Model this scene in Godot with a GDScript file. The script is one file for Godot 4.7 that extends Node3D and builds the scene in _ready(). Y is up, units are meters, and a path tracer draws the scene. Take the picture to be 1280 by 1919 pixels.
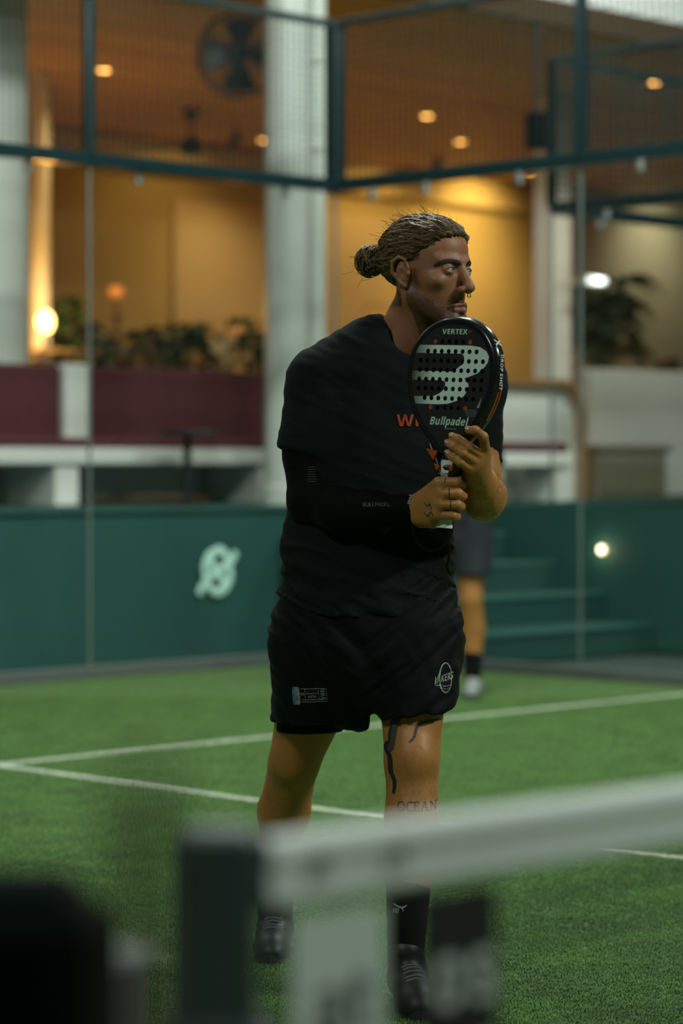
extends Node3D
# Padel court at night: a player waits at the net, the club terrace glows behind the glass.
# Court frame: x along the back glass (0 at the corner, negative towards the near side), z from the back glass to the net.
const CORNER := Vector3(-0.038, 0.0, -16.11)
const TURN := PI / 4.0
const PLAT := 0.96
const CEIL := 4.5
const REAR := 1.41
var mats := {}
var names := {}
var rng := RandomNumberGenerator.new()
var fold_noise := FastNoiseLite.new()
var fine_noise := FastNoiseLite.new()

func _ready():
	rng.seed = 77
	fold_noise.seed = 5; fold_noise.noise_type = FastNoiseLite.TYPE_SIMPLEX_SMOOTH; fold_noise.frequency = 1.0; fold_noise.fractal_octaves = 2
	fine_noise.seed = 9; fine_noise.noise_type = FastNoiseLite.TYPE_SIMPLEX_SMOOTH; fine_noise.frequency = 1.0; fine_noise.fractal_octaves = 3
	make_camera()
	make_environment()
	make_materials()
	make_court_lights()
	make_floor()
	make_walls()
	make_roof()
	make_terrace()
	make_ceiling()
	make_furniture()
	make_foreground()
	make_player()
	make_racket()
	make_far_player()
	make_turf_pile()

func make_camera():
	var cam := Camera3D.new()
	cam.name = "camera"
	add_child(cam)
	cam.position = Vector3(0, 1.2231, 0)
	cam.rotation = Vector3(-0.017878, 0, 0)
	var at := CameraAttributesPhysical.new()
	at.frustum_focal_length = 12.0 / (959.5 / 4784.3)
	at.frustum_focus_distance = 5.85
	at.exposure_aperture = 1.5
	at.frustum_near = 0.05
	at.frustum_far = 200.0
	cam.attributes = at
	cam.current = true

func make_environment():
	var e := Environment.new()
	e.background_mode = Environment.BG_COLOR
	e.background_color = Color(0.02, 0.022, 0.026)
	e.tonemap_mode = Environment.TONE_MAPPER_LINEAR
	e.tonemap_exposure = 1.0
	e.sdfgi_enabled = true; e.ssao_enabled = true; e.ssil_enabled = true
	var w := WorldEnvironment.new(); w.name = "environment"; w.environment = e
	add_child(w)

# the hall's hanging LED panels over the court: a glowing face and an area light of its size just under it
func make_court_lights():
	var spots := [
		[-2.0, 3.2, 0.70, 0.68, "LED floodlight tilted to the terrace above the glass corner"],
		[-7.0, 3.2, 0.58, 0.68, "LED floodlight tilted to the terrace above the left of the back glass"],
		[3.6, 2.6, 0.65, 0.62, "LED floodlight tilted to the terrace above the neighbouring court"],
		[-1.6, 6.6, 0.8, 0.0, "LED panel hanging above the side glass halfway to the net"],
		[-5.2, 5.0, 0.85, 0.0, "LED panel hanging above the middle of the far half court"],
		[-4.2, 13.4, 1.7, 0.2, "LED panel hanging above the near half court by the side glass"],
		[-12.8, 8.8, 0.75, 0.0, "LED panel added above the walkway to brighten the player and racket"]]  # last panel is unseen, added to light player and racket from the left
	for s in spots:
		var t := thing("led_panel", s[4], "lamp", court(s[0], 6.1, s[1]), TURN, "LED panels over the court")
		t.basis = Basis(Vector3.UP, TURN) * Basis(Vector3.RIGHT, s[3])
		var b := MB.new(); b.box(Vector3(0, 0.05, 0), Vector3(1.3, 0.08, 0.5), 0.01); part("housing", b, mats.steel_dark, t)
		b = MB.new(); b.box(Vector3(0, 0.005, 0), Vector3(1.2, 0.01, 0.4)); part("lamp_face", b, mats.led, t)
		for k in [-0.5, 0.5]:
			var foot := Vector3(k, 0.09, 0)
			b = MB.new(); b.tube([foot, foot + Basis(Vector3.RIGHT, -s[3]) * Vector3(0, 0.84, 0)], 0.006, 6); part("hanger", b, mats.steel_dark, t)
		var l := AreaLight3D.new(); l.name = "light"; t.add_child(l)
		l.position = Vector3(0, -0.01, 0); l.rotation.x = -PI / 2.0
		l.area_size = Vector2(1.2, 0.4); l.light_color = Color(0.95, 1.0, 0.96); l.light_energy = 26.0 * s[2]
		l.shadow_enabled = true; l.area_range = 60.0

func court(x, y, z) -> Vector3:
	var s := sqrt(0.5)
	return CORNER + Vector3((x + z) * s, y, (z - x) * s)

# ------------------------------------------------------------------ helpers
func numbered(called: String) -> String:
	var n: int = names.get(called, 0)
	names[called] = n + 1
	return called if n == 0 else "%s_%03d" % [called, n]

func thing(called, label, category, at = Vector3.ZERO, turn = 0.0, group = "") -> Node3D:
	var o := Node3D.new(); o.name = numbered(called); add_child(o, true)
	o.position = at; o.rotation.y = turn
	o.set_meta("label", label); o.set_meta("category", category)
	if group: o.set_meta("group", group)
	return o

func struct(called, at = Vector3.ZERO, turn = TURN) -> Node3D:
	var o := Node3D.new(); o.name = numbered(called); add_child(o, true)
	o.position = at; o.rotation.y = turn; o.set_meta("kind", "structure")
	return o

func part(called, mb, material, parent, label = "") -> MeshInstance3D:
	var o := MeshInstance3D.new(); o.name = called
	var m: Mesh = mb.mesh() if mb is MB else mb
	o.mesh = m
	o.material_override = material
	o.cast_shadow = GeometryInstance3D.SHADOW_CASTING_SETTING_ON
	parent.add_child(o, true)
	if label: o.set_meta("label", label)
	return o

func lin(r, g, b) -> Color:
	return Color(r, g, b).linear_to_srgb()

func mat(called, c: Color, rough = 0.6, metal = 0.0, extra = {}) -> StandardMaterial3D:
	var m := StandardMaterial3D.new()
	m.resource_name = called
	m.albedo_color = c; m.roughness = rough; m.metallic = metal
	for k in extra: m.set(k, extra[k])
	mats[called] = m
	return m

func noise_tex(seed_, freq, size_, c0: Color, c1: Color, octaves = 4, as_normal = false, bump = 4.0) -> NoiseTexture2D:
	var n := FastNoiseLite.new(); n.seed = seed_; n.frequency = freq; n.fractal_octaves = octaves; n.noise_type = FastNoiseLite.TYPE_SIMPLEX_SMOOTH
	var t := NoiseTexture2D.new(); t.width = size_; t.height = size_; t.seamless = true; t.noise = n
	if as_normal:
		t.as_normal_map = true; t.bump_strength = bump
	else:
		var g := Gradient.new(); g.set_color(0, c0); g.set_color(1, c1); t.color_ramp = g
	return t

func textured(m: StandardMaterial3D, tex, scale_, world = true):
	m.albedo_texture = tex; m.uv1_triplanar = true; m.uv1_world_triplanar = world; m.uv1_scale = scale_

func make_materials():
	var m := mat("turf", Color.WHITE, 0.95)
	textured(m, noise_tex(3, 0.02, 512, lin(0.044, 0.092, 0.018), lin(0.074, 0.148, 0.030), 6), Vector3.ONE * 0.9)
	m.normal_enabled = true; m.normal_texture = noise_tex(4, 0.08, 512, Color.BLACK, Color.WHITE, 4, true, 6.0); m.normal_scale = 0.8
	m = mat("turf_blade", Color.WHITE, 0.7, 0.0, {"vertex_color_use_as_albedo": true})
	m = mat("line_white", lin(0.62, 0.64, 0.58), 0.9)
	textured(m, noise_tex(6, 0.05, 256, lin(0.52, 0.54, 0.46), lin(0.74, 0.75, 0.68), 4), Vector3.ONE * 3.0)
	m = mat("floor_dark", lin(0.03, 0.055, 0.05), 0.8)
	m = mat("frame", lin(0.002, 0.017, 0.020), 0.32, 0.0, {"clearcoat_enabled": true, "clearcoat": 0.5, "clearcoat_roughness": 0.15})
	m = mat("steel_dark", lin(0.03, 0.035, 0.035), 0.4, 0.6)
	m = mat("steel", lin(0.45, 0.47, 0.46), 0.35, 0.9)
	m = mat("wire", lin(0.010, 0.022, 0.022), 0.6)
	m = mat("glass", Color(0.20, 0.28, 0.26, 0.010), 0.02, 0.0, {"metallic_specular": 0.32}); m.transparency = BaseMaterial3D.TRANSPARENCY_ALPHA
	m = mat("glass_edge", lin(0.13, 0.16, 0.15), 0.4)
	m = mat("teal_wall", Color.WHITE, 0.75)
	textured(m, noise_tex(11, 0.01, 256, lin(0.006, 0.055, 0.047), lin(0.010, 0.075, 0.064), 4), Vector3.ONE * 0.4)
	m = mat("lit_tread_teal", lin(0.022, 0.12, 0.10), 0.6)  # lighter teal that paints the light on the step edges
	m = mat("wood_grey", lin(0.24, 0.22, 0.15), 0.6)
	m = mat("print_brown", lin(0.16, 0.13, 0.08), 0.7)
	m = mat("print_grey2", lin(0.10, 0.10, 0.10), 0.5)
	m = mat("navy", lin(0.012, 0.016, 0.022), 0.8)
	m = mat("step_lamp", Color.WHITE, 0.5, 0.0, {"emission_enabled": true, "emission": Color(1.0, 0.88, 0.68), "emission_energy_multiplier": 2.0})
	m = mat("reflection_tube", Color.WHITE, 0.5, 0.0, {"emission_enabled": true, "emission": Color(0.92, 1.0, 0.95), "emission_energy_multiplier": 1.6})  # glow of a floodlight reflection, built as a tube
	m = mat("mint", lin(0.50, 0.80, 0.70), 0.6)
	m = mat("plaster", Color.WHITE, 0.8)
	textured(m, noise_tex(12, 0.01, 256, lin(0.74, 0.75, 0.69), lin(0.85, 0.85, 0.80), 4), Vector3.ONE * 0.5)
	m = mat("column_paint", lin(0.58, 0.61, 0.56), 0.32)
	m = mat("beige_wall", lin(0.55, 0.55, 0.40), 0.85)
	m = mat("padding", lin(0.0025, 0.005, 0.005), 0.9, 0.0, {"metallic_specular": 0.15})
	m = mat("hall_wall", lin(0.055, 0.07, 0.07), 0.85)
	m = mat("ceiling_white", lin(0.75, 0.76, 0.74), 0.85)
	m = mat("wall_yellow", Color.WHITE, 0.85)
	textured(m, noise_tex(13, 0.008, 256, lin(0.56, 0.49, 0.22), lin(0.64, 0.56, 0.27), 4), Vector3.ONE * 0.3)
	m = mat("wall_panel", lin(0.74, 0.66, 0.40), 0.85)
	m = mat("wood_trim", Color.WHITE, 0.5)
	textured(m, noise_tex(14, 0.03, 256, lin(0.30, 0.14, 0.04), lin(0.44, 0.22, 0.08), 4), Vector3(1, 6, 1))
	for k in 3:
		m = mat("plank_%d" % k, Color.WHITE, 0.55)
		var f: float = [0.85, 1.0, 1.14][k]
		textured(m, noise_tex(20 + k, 0.02, 256, lin(0.52 * f, 0.30 * f, 0.065 * f), lin(0.64 * f, 0.38 * f, 0.095 * f), 4), Vector3(0.4, 6, 6), false)
	m = mat("plank_backing", lin(0.06, 0.03, 0.01), 0.9)
	m = mat("maroon", Color.WHITE, 0.85, 0.0, {"rim_enabled": true, "rim": 0.3, "rim_tint": 0.6})
	textured(m, noise_tex(15, 0.03, 256, lin(0.066, 0.008, 0.012), lin(0.095, 0.014, 0.018), 4), Vector3.ONE)
	m = mat("rattan", lin(0.50, 0.36, 0.15), 0.6)
	m = mat("wood_dark", lin(0.06, 0.035, 0.015), 0.5)
	m = mat("black_plastic", lin(0.008, 0.008, 0.009), 0.45)
	m = mat("grey_plastic", lin(0.09, 0.10, 0.10), 0.5)
	m = mat("post_grey", lin(0.34, 0.36, 0.35), 0.5)
	m = mat("post_paint", lin(0.055, 0.085, 0.08), 0.45)
	m = mat("leaf", lin(0.03, 0.09, 0.015), 0.5, 0.0, {"backlight_enabled": true, "backlight": lin(0.03, 0.08, 0.01)})
	m = mat("leaf_dark", lin(0.018, 0.035, 0.015), 0.5, 0.0, {"backlight_enabled": true, "backlight": lin(0.01, 0.02, 0.01)})
	m = mat("clay", lin(0.30, 0.13, 0.06), 0.8)
	m = mat("led", Color.WHITE, 0.5, 0.0, {"emission_enabled": true, "emission": Color(0.93, 1.0, 0.97), "emission_energy_multiplier": 12.0})
	m = mat("lamp_warm", Color.WHITE, 0.5, 0.0, {"emission_enabled": true, "emission": Color(1.0, 0.72, 0.36), "emission_energy_multiplier": 9.0})
	m = mat("lamp_globe", Color.WHITE, 0.5, 0.0, {"emission_enabled": true, "emission": Color(1.0, 0.80, 0.42), "emission_energy_multiplier": 9.0})
	m = mat("lamp_shade", lin(0.75, 0.45, 0.2), 0.7, 0.0, {"emission_enabled": true, "emission": Color(1.0, 0.5, 0.2), "emission_energy_multiplier": 0.35})
	m = mat("net_cord", lin(0.010, 0.010, 0.010), 0.8)
	m = mat("net_tape", Color.WHITE, 0.75)
	textured(m, noise_tex(16, 0.05, 256, lin(0.78, 0.82, 0.80), lin(0.90, 0.92, 0.90), 4), Vector3.ONE * 6.0)
	m = mat("banner_white", lin(0.78, 0.84, 0.79), 0.7)
	m = mat("print_grey", lin(0.10, 0.11, 0.11), 0.7)
	m = mat("print_white", lin(0.6, 0.62, 0.6), 0.6)
	m = mat("banner_black", lin(0.010, 0.008, 0.007), 0.75)
	# the players
	m = mat("skin", Color.WHITE, 0.52, 0.0, {"vertex_color_use_as_albedo": true, "subsurf_scatter_enabled": true, "subsurf_scatter_strength": 0.06})
	m.normal_enabled = true; m.normal_texture = noise_tex(31, 0.06, 256, Color.BLACK, Color.WHITE, 4, true, 2.0); m.normal_scale = 0.35; m.uv1_triplanar = true; m.uv1_scale = Vector3.ONE * 9.0
	m = mat("hair", Color.WHITE, 0.6, 0.0, {"vertex_color_use_as_albedo": true})
	m = mat("hair_strand", Color.WHITE, 0.5, 0.0, {"vertex_color_use_as_albedo": true})
	m = mat("brow", lin(0.020, 0.012, 0.007), 0.6)
	m = mat("eye_white", lin(0.55, 0.53, 0.50), 0.12)
	m = mat("iris", lin(0.16, 0.22, 0.24), 0.12)
	m = mat("pupil", lin(0.004, 0.004, 0.004), 0.08)
	m = mat("lip", lin(0.22, 0.085, 0.06), 0.45)
	m = mat("nail", lin(0.46, 0.27, 0.18), 0.3)
	for a in [["shirt", Color(0.0082, 0.0108, 0.0112), 0.85], ["shorts", Color(0.0052, 0.0062, 0.0066), 0.7], ["sleeve", Color(0.0036, 0.004, 0.004), 0.75], ["sock", Color(0.006, 0.0065, 0.007), 0.9]]:
		m = mat(a[0], lin(a[1].r, a[1].g, a[1].b), a[2], 0.0, {"rim_enabled": true, "rim": 0.05, "rim_tint": 0.2, "metallic_specular": 0.22})
		m.normal_enabled = true; m.normal_texture = noise_tex(33, 0.2, 256, Color.BLACK, Color.WHITE, 2, true, 3.0); m.normal_scale = 0.3; m.uv1_triplanar = true; m.uv1_scale = Vector3.ONE * 14.0
	m = mat("shoe", lin(0.008, 0.009, 0.010), 0.5)
	m = mat("shoe_sole", lin(0.02, 0.024, 0.026), 0.6)
	m = mat("shoe_grey", lin(0.20, 0.21, 0.21), 0.6)
	m = mat("tattoo", lin(0.055, 0.048, 0.040), 0.6)
	m = mat("tattoo_dark", lin(0.012, 0.012, 0.012), 0.6)
	m = mat("orange_print", lin(0.50, 0.055, 0.012), 0.6)
	m = mat("print_silver", lin(0.30, 0.31, 0.30), 0.5)
	m = mat("print_blue", lin(0.02, 0.16, 0.34), 0.5)
	m = mat("print_red", lin(0.35, 0.05, 0.04), 0.5)
	m = mat("carbon", lin(0.016, 0.017, 0.018), 0.42)
	m = mat("racket_face", Color.WHITE, 0.38)
	m.albedo_texture = racket_print_texture(); m.uv1_triplanar = true; m.uv1_triplanar_sharpness = 8.0
	m.uv1_scale = Vector3(1.0 / 0.28, 1.0 / 0.32, 1.0); m.uv1_offset = Vector3(0.5, -1.5, 0.0)
	m = mat("racket_frame", lin(0.010, 0.011, 0.012), 0.22, 0.0, {"metallic_specular": 0.5})
	m = mat("racket_print", lin(0.55, 0.72, 0.62), 0.35)
	m = mat("racket_orange", lin(0.55, 0.09, 0.02), 0.25, 0.2)
	m = mat("grip_white", Color.WHITE, 0.8)
	textured(m, noise_tex(17, 0.08, 128, lin(0.62, 0.62, 0.57), lin(0.76, 0.76, 0.71), 3), Vector3.ONE * 8.0, false)
	m = mat("piercing", lin(0.8, 0.8, 0.8), 0.1, 1.0)

# ------------------------------------------------------------------ mesh builder: collects triangles with normals
class MB:
	var v := PackedVector3Array()
	var n := PackedVector3Array()
	var c := PackedColorArray()
	var tint := Color.WHITE
	var tinted := false

	func tri(a: Vector3, b: Vector3, d: Vector3, na = null, nb = null, nd = null):
		var f := (d - a).cross(b - a).normalized()
		v.append(a); v.append(b); v.append(d)
		n.append(f if na == null else na); n.append(f if nb == null else nb); n.append(f if nd == null else nd)
		if tinted:
			c.append(tint); c.append(tint); c.append(tint)

	func quad(a, b, d, e, na = null, nb = null, nd = null, ne = null):
		tri(a, b, d, na, nb, nd); tri(a, d, e, na, nd, ne)

	func face(a, b, d, e, out: Vector3):
		if (d - a).cross(b - a).dot(out) < 0.0: quad(a, e, d, b)
		else: quad(a, b, d, e)

	func box(at: Vector3, size: Vector3, bevel := 0.0, basis := Basis.IDENTITY):
		var h := size * 0.5
		var r := minf(bevel, minf(h.x, minf(h.y, h.z)) * 0.95)
		for ax in 3:
			var u := (ax + 1) % 3
			var w := (ax + 2) % 3
			for s in [-1.0, 1.0]:
				var q := []
				for e in [[-1, -1], [1, -1], [1, 1], [-1, 1]]:
					var p := Vector3.ZERO
					p[ax] = s * h[ax]; p[u] = e[0] * (h[u] - r); p[w] = e[1] * (h[w] - r)
					q.append(at + basis * p)
				var o := Vector3.ZERO; o[ax] = s
				face(q[0], q[1], q[2], q[3], basis * o)
		if r <= 0.0: return
		for ax in 3:
			var u := (ax + 1) % 3
			var w := (ax + 2) % 3
			for su in [-1.0, 1.0]:
				for sw in [-1.0, 1.0]:
					var q := []
					for e in [[-1, 0], [1, 0], [1, 1], [-1, 1]]:
						var p := Vector3.ZERO
						p[ax] = e[0] * (h[ax] - r)
						p[u] = su * (h[u] - (r if e[1] == 1 else 0.0)); p[w] = sw * (h[w] - (0.0 if e[1] == 1 else r))
						q.append(at + basis * p)
					var o := Vector3.ZERO; o[u] = su; o[w] = sw
					face(q[0], q[1], q[2], q[3], basis * o)
		for sx in [-1.0, 1.0]:
			for sy in [-1.0, 1.0]:
				for sz in [-1.0, 1.0]:
					var k := Vector3(sx, sy, sz)
					var p0 := at + basis * (k * Vector3(h.x, h.y - r, h.z - r))
					var p1 := at + basis * (k * Vector3(h.x - r, h.y, h.z - r))
					var p2 := at + basis * (k * Vector3(h.x - r, h.y - r, h.z))
					if (p2 - p0).cross(p1 - p0).dot(basis * k) < 0.0: tri(p0, p2, p1)
					else: tri(p0, p1, p2)

	func tube(pts: Array, rad, seg := 8, cap := true, flat_axis := Vector3.ZERO, flat := 1.0):
		var rings := []
		var norms := []
		var up := Vector3.ZERO
		for i in pts.size():
			var d: Vector3 = (pts[mini(i + 1, pts.size() - 1)] - pts[maxi(i - 1, 0)]).normalized()
			if up == Vector3.ZERO:
				up = flat_axis if flat_axis != Vector3.ZERO else (Vector3.UP if absf(d.y) < 0.9 else Vector3.RIGHT)
			var sx := d.cross(up).normalized()
			up = sx.cross(d).normalized()
			var r: float = rad[i] if rad is Array or rad is PackedFloat32Array else rad
			var ring := []
			var nr := []
			for k in seg:
				var a := TAU * k / seg
				var o := sx * cos(a) + up * sin(a) * flat
				ring.append(pts[i] + o * r); nr.append((sx * cos(a) + up * sin(a) / maxf(flat, 0.05)).normalized())
			rings.append(ring); norms.append(nr)
		for i in pts.size() - 1:
			for k in seg:
				var j := (k + 1) % seg
				quad(rings[i][k], rings[i][j], rings[i + 1][j], rings[i + 1][k], norms[i][k], norms[i][j], norms[i + 1][j], norms[i + 1][k])
		if cap:
			for k in range(1, seg - 1):
				var d0: Vector3 = (pts[0] - pts[1]).normalized()
				var d1: Vector3 = (pts[-1] - pts[-2]).normalized()
				tri(rings[0][0], rings[0][k], rings[0][k + 1], d0, d0, d0)
				tri(rings[-1][0], rings[-1][k], rings[-1][k + 1], d1, d1, d1)

	func lathe(prof: Array, seg := 24, at := Vector3.ZERO, basis := Basis.IDENTITY):
		for i in prof.size() - 1:
			var p: Vector2 = prof[i]
			var q: Vector2 = prof[i + 1]
			var t := Vector2(q.y - p.y, p.x - q.x).normalized()
			for k in seg:
				var a0 := TAU * k / seg
				var a1 := TAU * (k + 1) / seg
				var c0 := Vector3(cos(a0), 0, sin(a0))
				var c1 := Vector3(cos(a1), 0, sin(a1))
				var n0 := basis * (c0 * t.x + Vector3.UP * t.y)
				var n1 := basis * (c1 * t.x + Vector3.UP * t.y)
				quad(at + basis * (c0 * p.x + Vector3.UP * p.y), at + basis * (c1 * p.x + Vector3.UP * p.y), at + basis * (c1 * q.x + Vector3.UP * q.y), at + basis * (c0 * q.x + Vector3.UP * q.y), n0, n1, n1, n0)

	func prism(poly: PackedVector2Array, z0: float, z1: float, xf := Transform3D.IDENTITY):
		var idx := Geometry2D.triangulate_polygon(poly)
		for k in range(0, idx.size(), 3):
			for z in [z0, z1]:
				var q := []
				for j in 3: q.append(xf * Vector3(poly[idx[k + j]].x, poly[idx[k + j]].y, z))
				var o: Vector3 = xf.basis * Vector3(0, 0, 1 if z == z1 else -1) * (1.0 if z1 > z0 else -1.0)
				if (q[2] - q[0]).cross(q[1] - q[0]).dot(o) < 0.0: tri(q[0], q[2], q[1])
				else: tri(q[0], q[1], q[2])
		for k in poly.size():
			var a := poly[k]
			var b := poly[(k + 1) % poly.size()]
			var o := Vector3(b.y - a.y, a.x - b.x, 0)
			if not Geometry2D.is_polygon_clockwise(poly): o = o
			else: o = -o
			face(xf * Vector3(a.x, a.y, z0), xf * Vector3(b.x, b.y, z0), xf * Vector3(b.x, b.y, z1), xf * Vector3(a.x, a.y, z1), xf.basis * o)

	func sphere(at: Vector3, r: Vector3, seg := 16, basis := Basis.IDENTITY):
		var rows := seg / 2
		for i in rows:
			for k in seg:
				var q := []
				var nn := []
				for e in [[i, k], [i + 1, k], [i + 1, k + 1], [i, k + 1]]:
					var th: float = PI * e[0] / rows
					var ph: float = TAU * e[1] / seg
					var o := Vector3(sin(th) * cos(ph), cos(th), sin(th) * sin(ph))
					q.append(at + basis * (o * r)); nn.append((basis * (o / r)).normalized())
				quad(q[0], q[1], q[2], q[3], nn[0], nn[1], nn[2], nn[3])

	# rows of points; a smooth sheet
	func sheet(rows: Array):
		var nr := []
		for i in rows.size():
			var line := []
			for k in rows[i].size():
				var du: Vector3 = rows[mini(i + 1, rows.size() - 1)][k] - rows[maxi(i - 1, 0)][k]
				var dv: Vector3 = rows[i][mini(k + 1, rows[i].size() - 1)] - rows[i][maxi(k - 1, 0)]
				line.append(du.cross(dv).normalized())
			nr.append(line)
		for i in rows.size() - 1:
			for k in rows[i].size() - 1:
				quad(rows[i][k], rows[i][k + 1], rows[i + 1][k + 1], rows[i + 1][k], nr[i][k], nr[i][k + 1], nr[i + 1][k + 1], nr[i + 1][k])

	func mesh() -> ArrayMesh:
		var a := []
		a.resize(Mesh.ARRAY_MAX)
		a[Mesh.ARRAY_VERTEX] = v; a[Mesh.ARRAY_NORMAL] = n
		if tinted: a[Mesh.ARRAY_COLOR] = c
		var m := ArrayMesh.new()
		m.add_surface_from_arrays(Mesh.PRIMITIVE_TRIANGLES, a)
		return m

func spline(pts: Array, steps := 6) -> Array:
	var out := []
	for i in pts.size() - 1:
		var a = pts[maxi(i - 1, 0)]
		var b = pts[i]
		var c = pts[i + 1]
		var d = pts[mini(i + 2, pts.size() - 1)]
		for k in steps:
			var t := float(k) / steps
			out.append(0.5 * (2.0 * b + (c - a) * t + (2.0 * a - 5.0 * b + 4.0 * c - d) * t * t + (3.0 * b - a - 3.0 * c + d) * t * t * t))
	out.append(pts[-1])
	return out

# lettering as a thin solid; centred on the origin of xf, facing its z
func letters(text: String, high: float, depth: float, weight := 400, fam := "Droid Sans", italic := false) -> TextMesh:
	var f := SystemFont.new(); f.font_names = PackedStringArray([fam]); f.font_weight = weight; f.font_italic = italic
	var t := TextMesh.new(); t.text = text; t.font = f; t.font_size = 32; t.pixel_size = high / 23.0; t.depth = depth; t.curve_step = 2.0
	return t

func write_on(called, text, high, material, parent, xf: Transform3D, weight := 400, depth := 0.0006, stretch := 1.0, shear := 0.0):
	var o := part(called, letters(text, high, depth, weight), material, parent)
	o.transform = xf * Transform3D(Basis(Vector3(stretch, 0, 0), Vector3(shear, 1, 0), Vector3(0, 0, 1)), Vector3.ZERO)
	return o

# ------------------------------------------------------------------ the court and the hall
func make_floor():
	var f := struct("floor", CORNER)
	var b := MB.new()
	b.box(Vector3(-5, -0.05, 10), Vector3(10.4, 0.1, 20.4)); part("turf", b, mats.turf, f, "green artificial turf")
	b = MB.new(); b.box(Vector3(1.1, -0.06, 6), Vector3(1.7, 0.1, 28)); part("walkway", b, mats.floor_dark, f, "dark walkway between the courts")
	b = MB.new(); b.box(Vector3(-14, -0.06, 6), Vector3(7.5, 0.1, 28)); part("walkway", b, mats.floor_dark, f, "dark walkway between the courts")
	b = MB.new(); b.box(Vector3(7, -0.05, 10), Vector3(9.9, 0.1, 20.4)); part("turf", b, mats.turf, f, "green artificial turf")
	b = MB.new(); b.box(Vector3(-5, 0.001, 3.05), Vector3(10, 0.004, 0.055)); part("service_line", b, mats.line_white, f, "white service line")
	b = MB.new(); b.box(Vector3(-5, 0.001, 6.6), Vector3(0.055, 0.004, 7.05)); part("centre_line", b, mats.line_white, f, "white centre line")
	b = MB.new(); b.box(Vector3(-5, -0.06, -0.3), Vector3(34, 0.1, 0.6)); part("kerb", b, mats.floor_dark, f)

func wire_mesh(b: MB, x0: float, x1: float, y0: float, y1: float):
	var x := x0
	while x <= x1:
		b.box(Vector3(x, (y0 + y1) * 0.5, 0), Vector3(0.0045, y1 - y0, 0.0045)); x += 0.05
	var y := y0
	while y <= y1:
		b.box(Vector3((x0 + x1) * 0.5, y, 0.0045), Vector3(x1 - x0, 0.0045, 0.0045)); y += 0.05

# one glass side of a cage, built along its own x from 0 to length, seen from +z
func cage_side(o: Node3D, length: float, corner_post: bool, clamps: Array):
	var bays := int(length / 2.0)
	for k in bays:
		var b := MB.new()
		b.box(Vector3(k * 2.0 + 1.0, 1.49, 0), Vector3(1.988, 2.9, 0.010)); part("glass_pane", b, mats.glass, o, "clear glass pane")
		b = MB.new(); wire_mesh(b, k * 2.0 + 0.04, k * 2.0 + 1.96, 3.03, 3.98)
		var w := part("wire_mesh", b, mats.wire, o, "welded wire mesh above the glass"); w.set_meta("kind", "stuff")
	for k in bays + 1:
		var b := MB.new()
		var wide := 0.095 if k == 0 and corner_post else 0.06
		b.box(Vector3(k * 2.0, 3.5, 0), Vector3(wide, 1.0, wide), 0.006); part("post", b, mats.frame, o, "dark teal steel post")
		b = MB.new(); b.box(Vector3(k * 2.0, 1.49, 0.0), Vector3(0.014, 2.9, 0.013)); part("glass_joint", b, mats.glass_edge, o, "pale vertical joint between panes")
	var b := MB.new(); b.box(Vector3(length * 0.5, 2.985, 0), Vector3(length, 0.08, 0.06), 0.006); part("rail", b, mats.frame, o)
	b = MB.new(); b.box(Vector3(length * 0.5, 4.0, 0), Vector3(length, 0.05, 0.05), 0.006); part("rail", b, mats.frame, o)
	b = MB.new(); b.box(Vector3(length * 0.5, 0.035, 0), Vector3(length, 0.07, 0.05), 0.005); part("base_rail", b, mats.grey_plastic, o, "grey base rail under the glass")
	for x in clamps:
		b = MB.new(); b.box(Vector3(x, 2.91, 0.022), Vector3(0.045, 0.075, 0.03), 0.008); b.tube([Vector3(x, 2.9, 0.03), Vector3(x, 2.9, 0.05)], 0.014, 10)
		part("glass_clamp", b, mats.steel, o, "small steel glass clamp")

func make_walls():
	# back glass: its own x runs from the corner to the near side, so it is turned half round
	var o := struct("wall_back", CORNER, TURN + PI)
	cage_side(o, 10.0, true, [0.42, 1.6, 2.42, 3.6, 4.42, 5.6, 6.4, 7.6, 8.4, 9.6])
	o = struct("wall_side", CORNER, TURN - PI / 2.0)
	cage_side(o, 4.0, false, [0.35, 0.8, 1.55, 2.45, 3.5])
	# the neighbouring court's cage
	o = struct("wall_neighbour_back", court(2.04, 0, 0.05), TURN)
	cage_side(o, 8.0, false, [0.5, 1.5, 2.5, 3.5])
	o = struct("wall_neighbour_side", court(2.04, 0, 0.05), TURN - PI / 2.0)
	cage_side(o, 4.0, false, [0.5, 1.5, 2.5, 3.5])
	# hall walls outside the frame
	o = struct("wall_left", court(-18.4, 0, 4)); var b := MB.new(); b.box(Vector3(0, 3.5, 0), Vector3(0.2, 7.0, 30)); part("surface", b, mats.hall_wall, o)
	o = struct("wall_right", court(15.4, 0, 4)); b = MB.new(); b.box(Vector3(0, 3.5, 0), Vector3(0.2, 7.0, 30)); part("surface", b, mats.hall_wall, o)
	o = struct("wall_front", court(-1.5, 0, 19.1)); b = MB.new(); b.box(Vector3(0, 3.5, 0), Vector3(34, 7.0, 0.2)); part("surface", b, mats.hall_wall, o)

func make_roof():
	var o := struct("ceiling_hall", CORNER)
	var b := MB.new(); b.box(Vector3(-1.5, 7.1, 9.0), Vector3(34, 0.2, 21)); part("slab", b, mats.ceiling_white, o, "white hall ceiling")
	b = MB.new(); b.box(Vector3(-1.5, 5.85, -1.1), Vector3(34, 2.5, 0.16)); part("fascia", b, mats.ceiling_white, o, "white fascia above the terrace")

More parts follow.
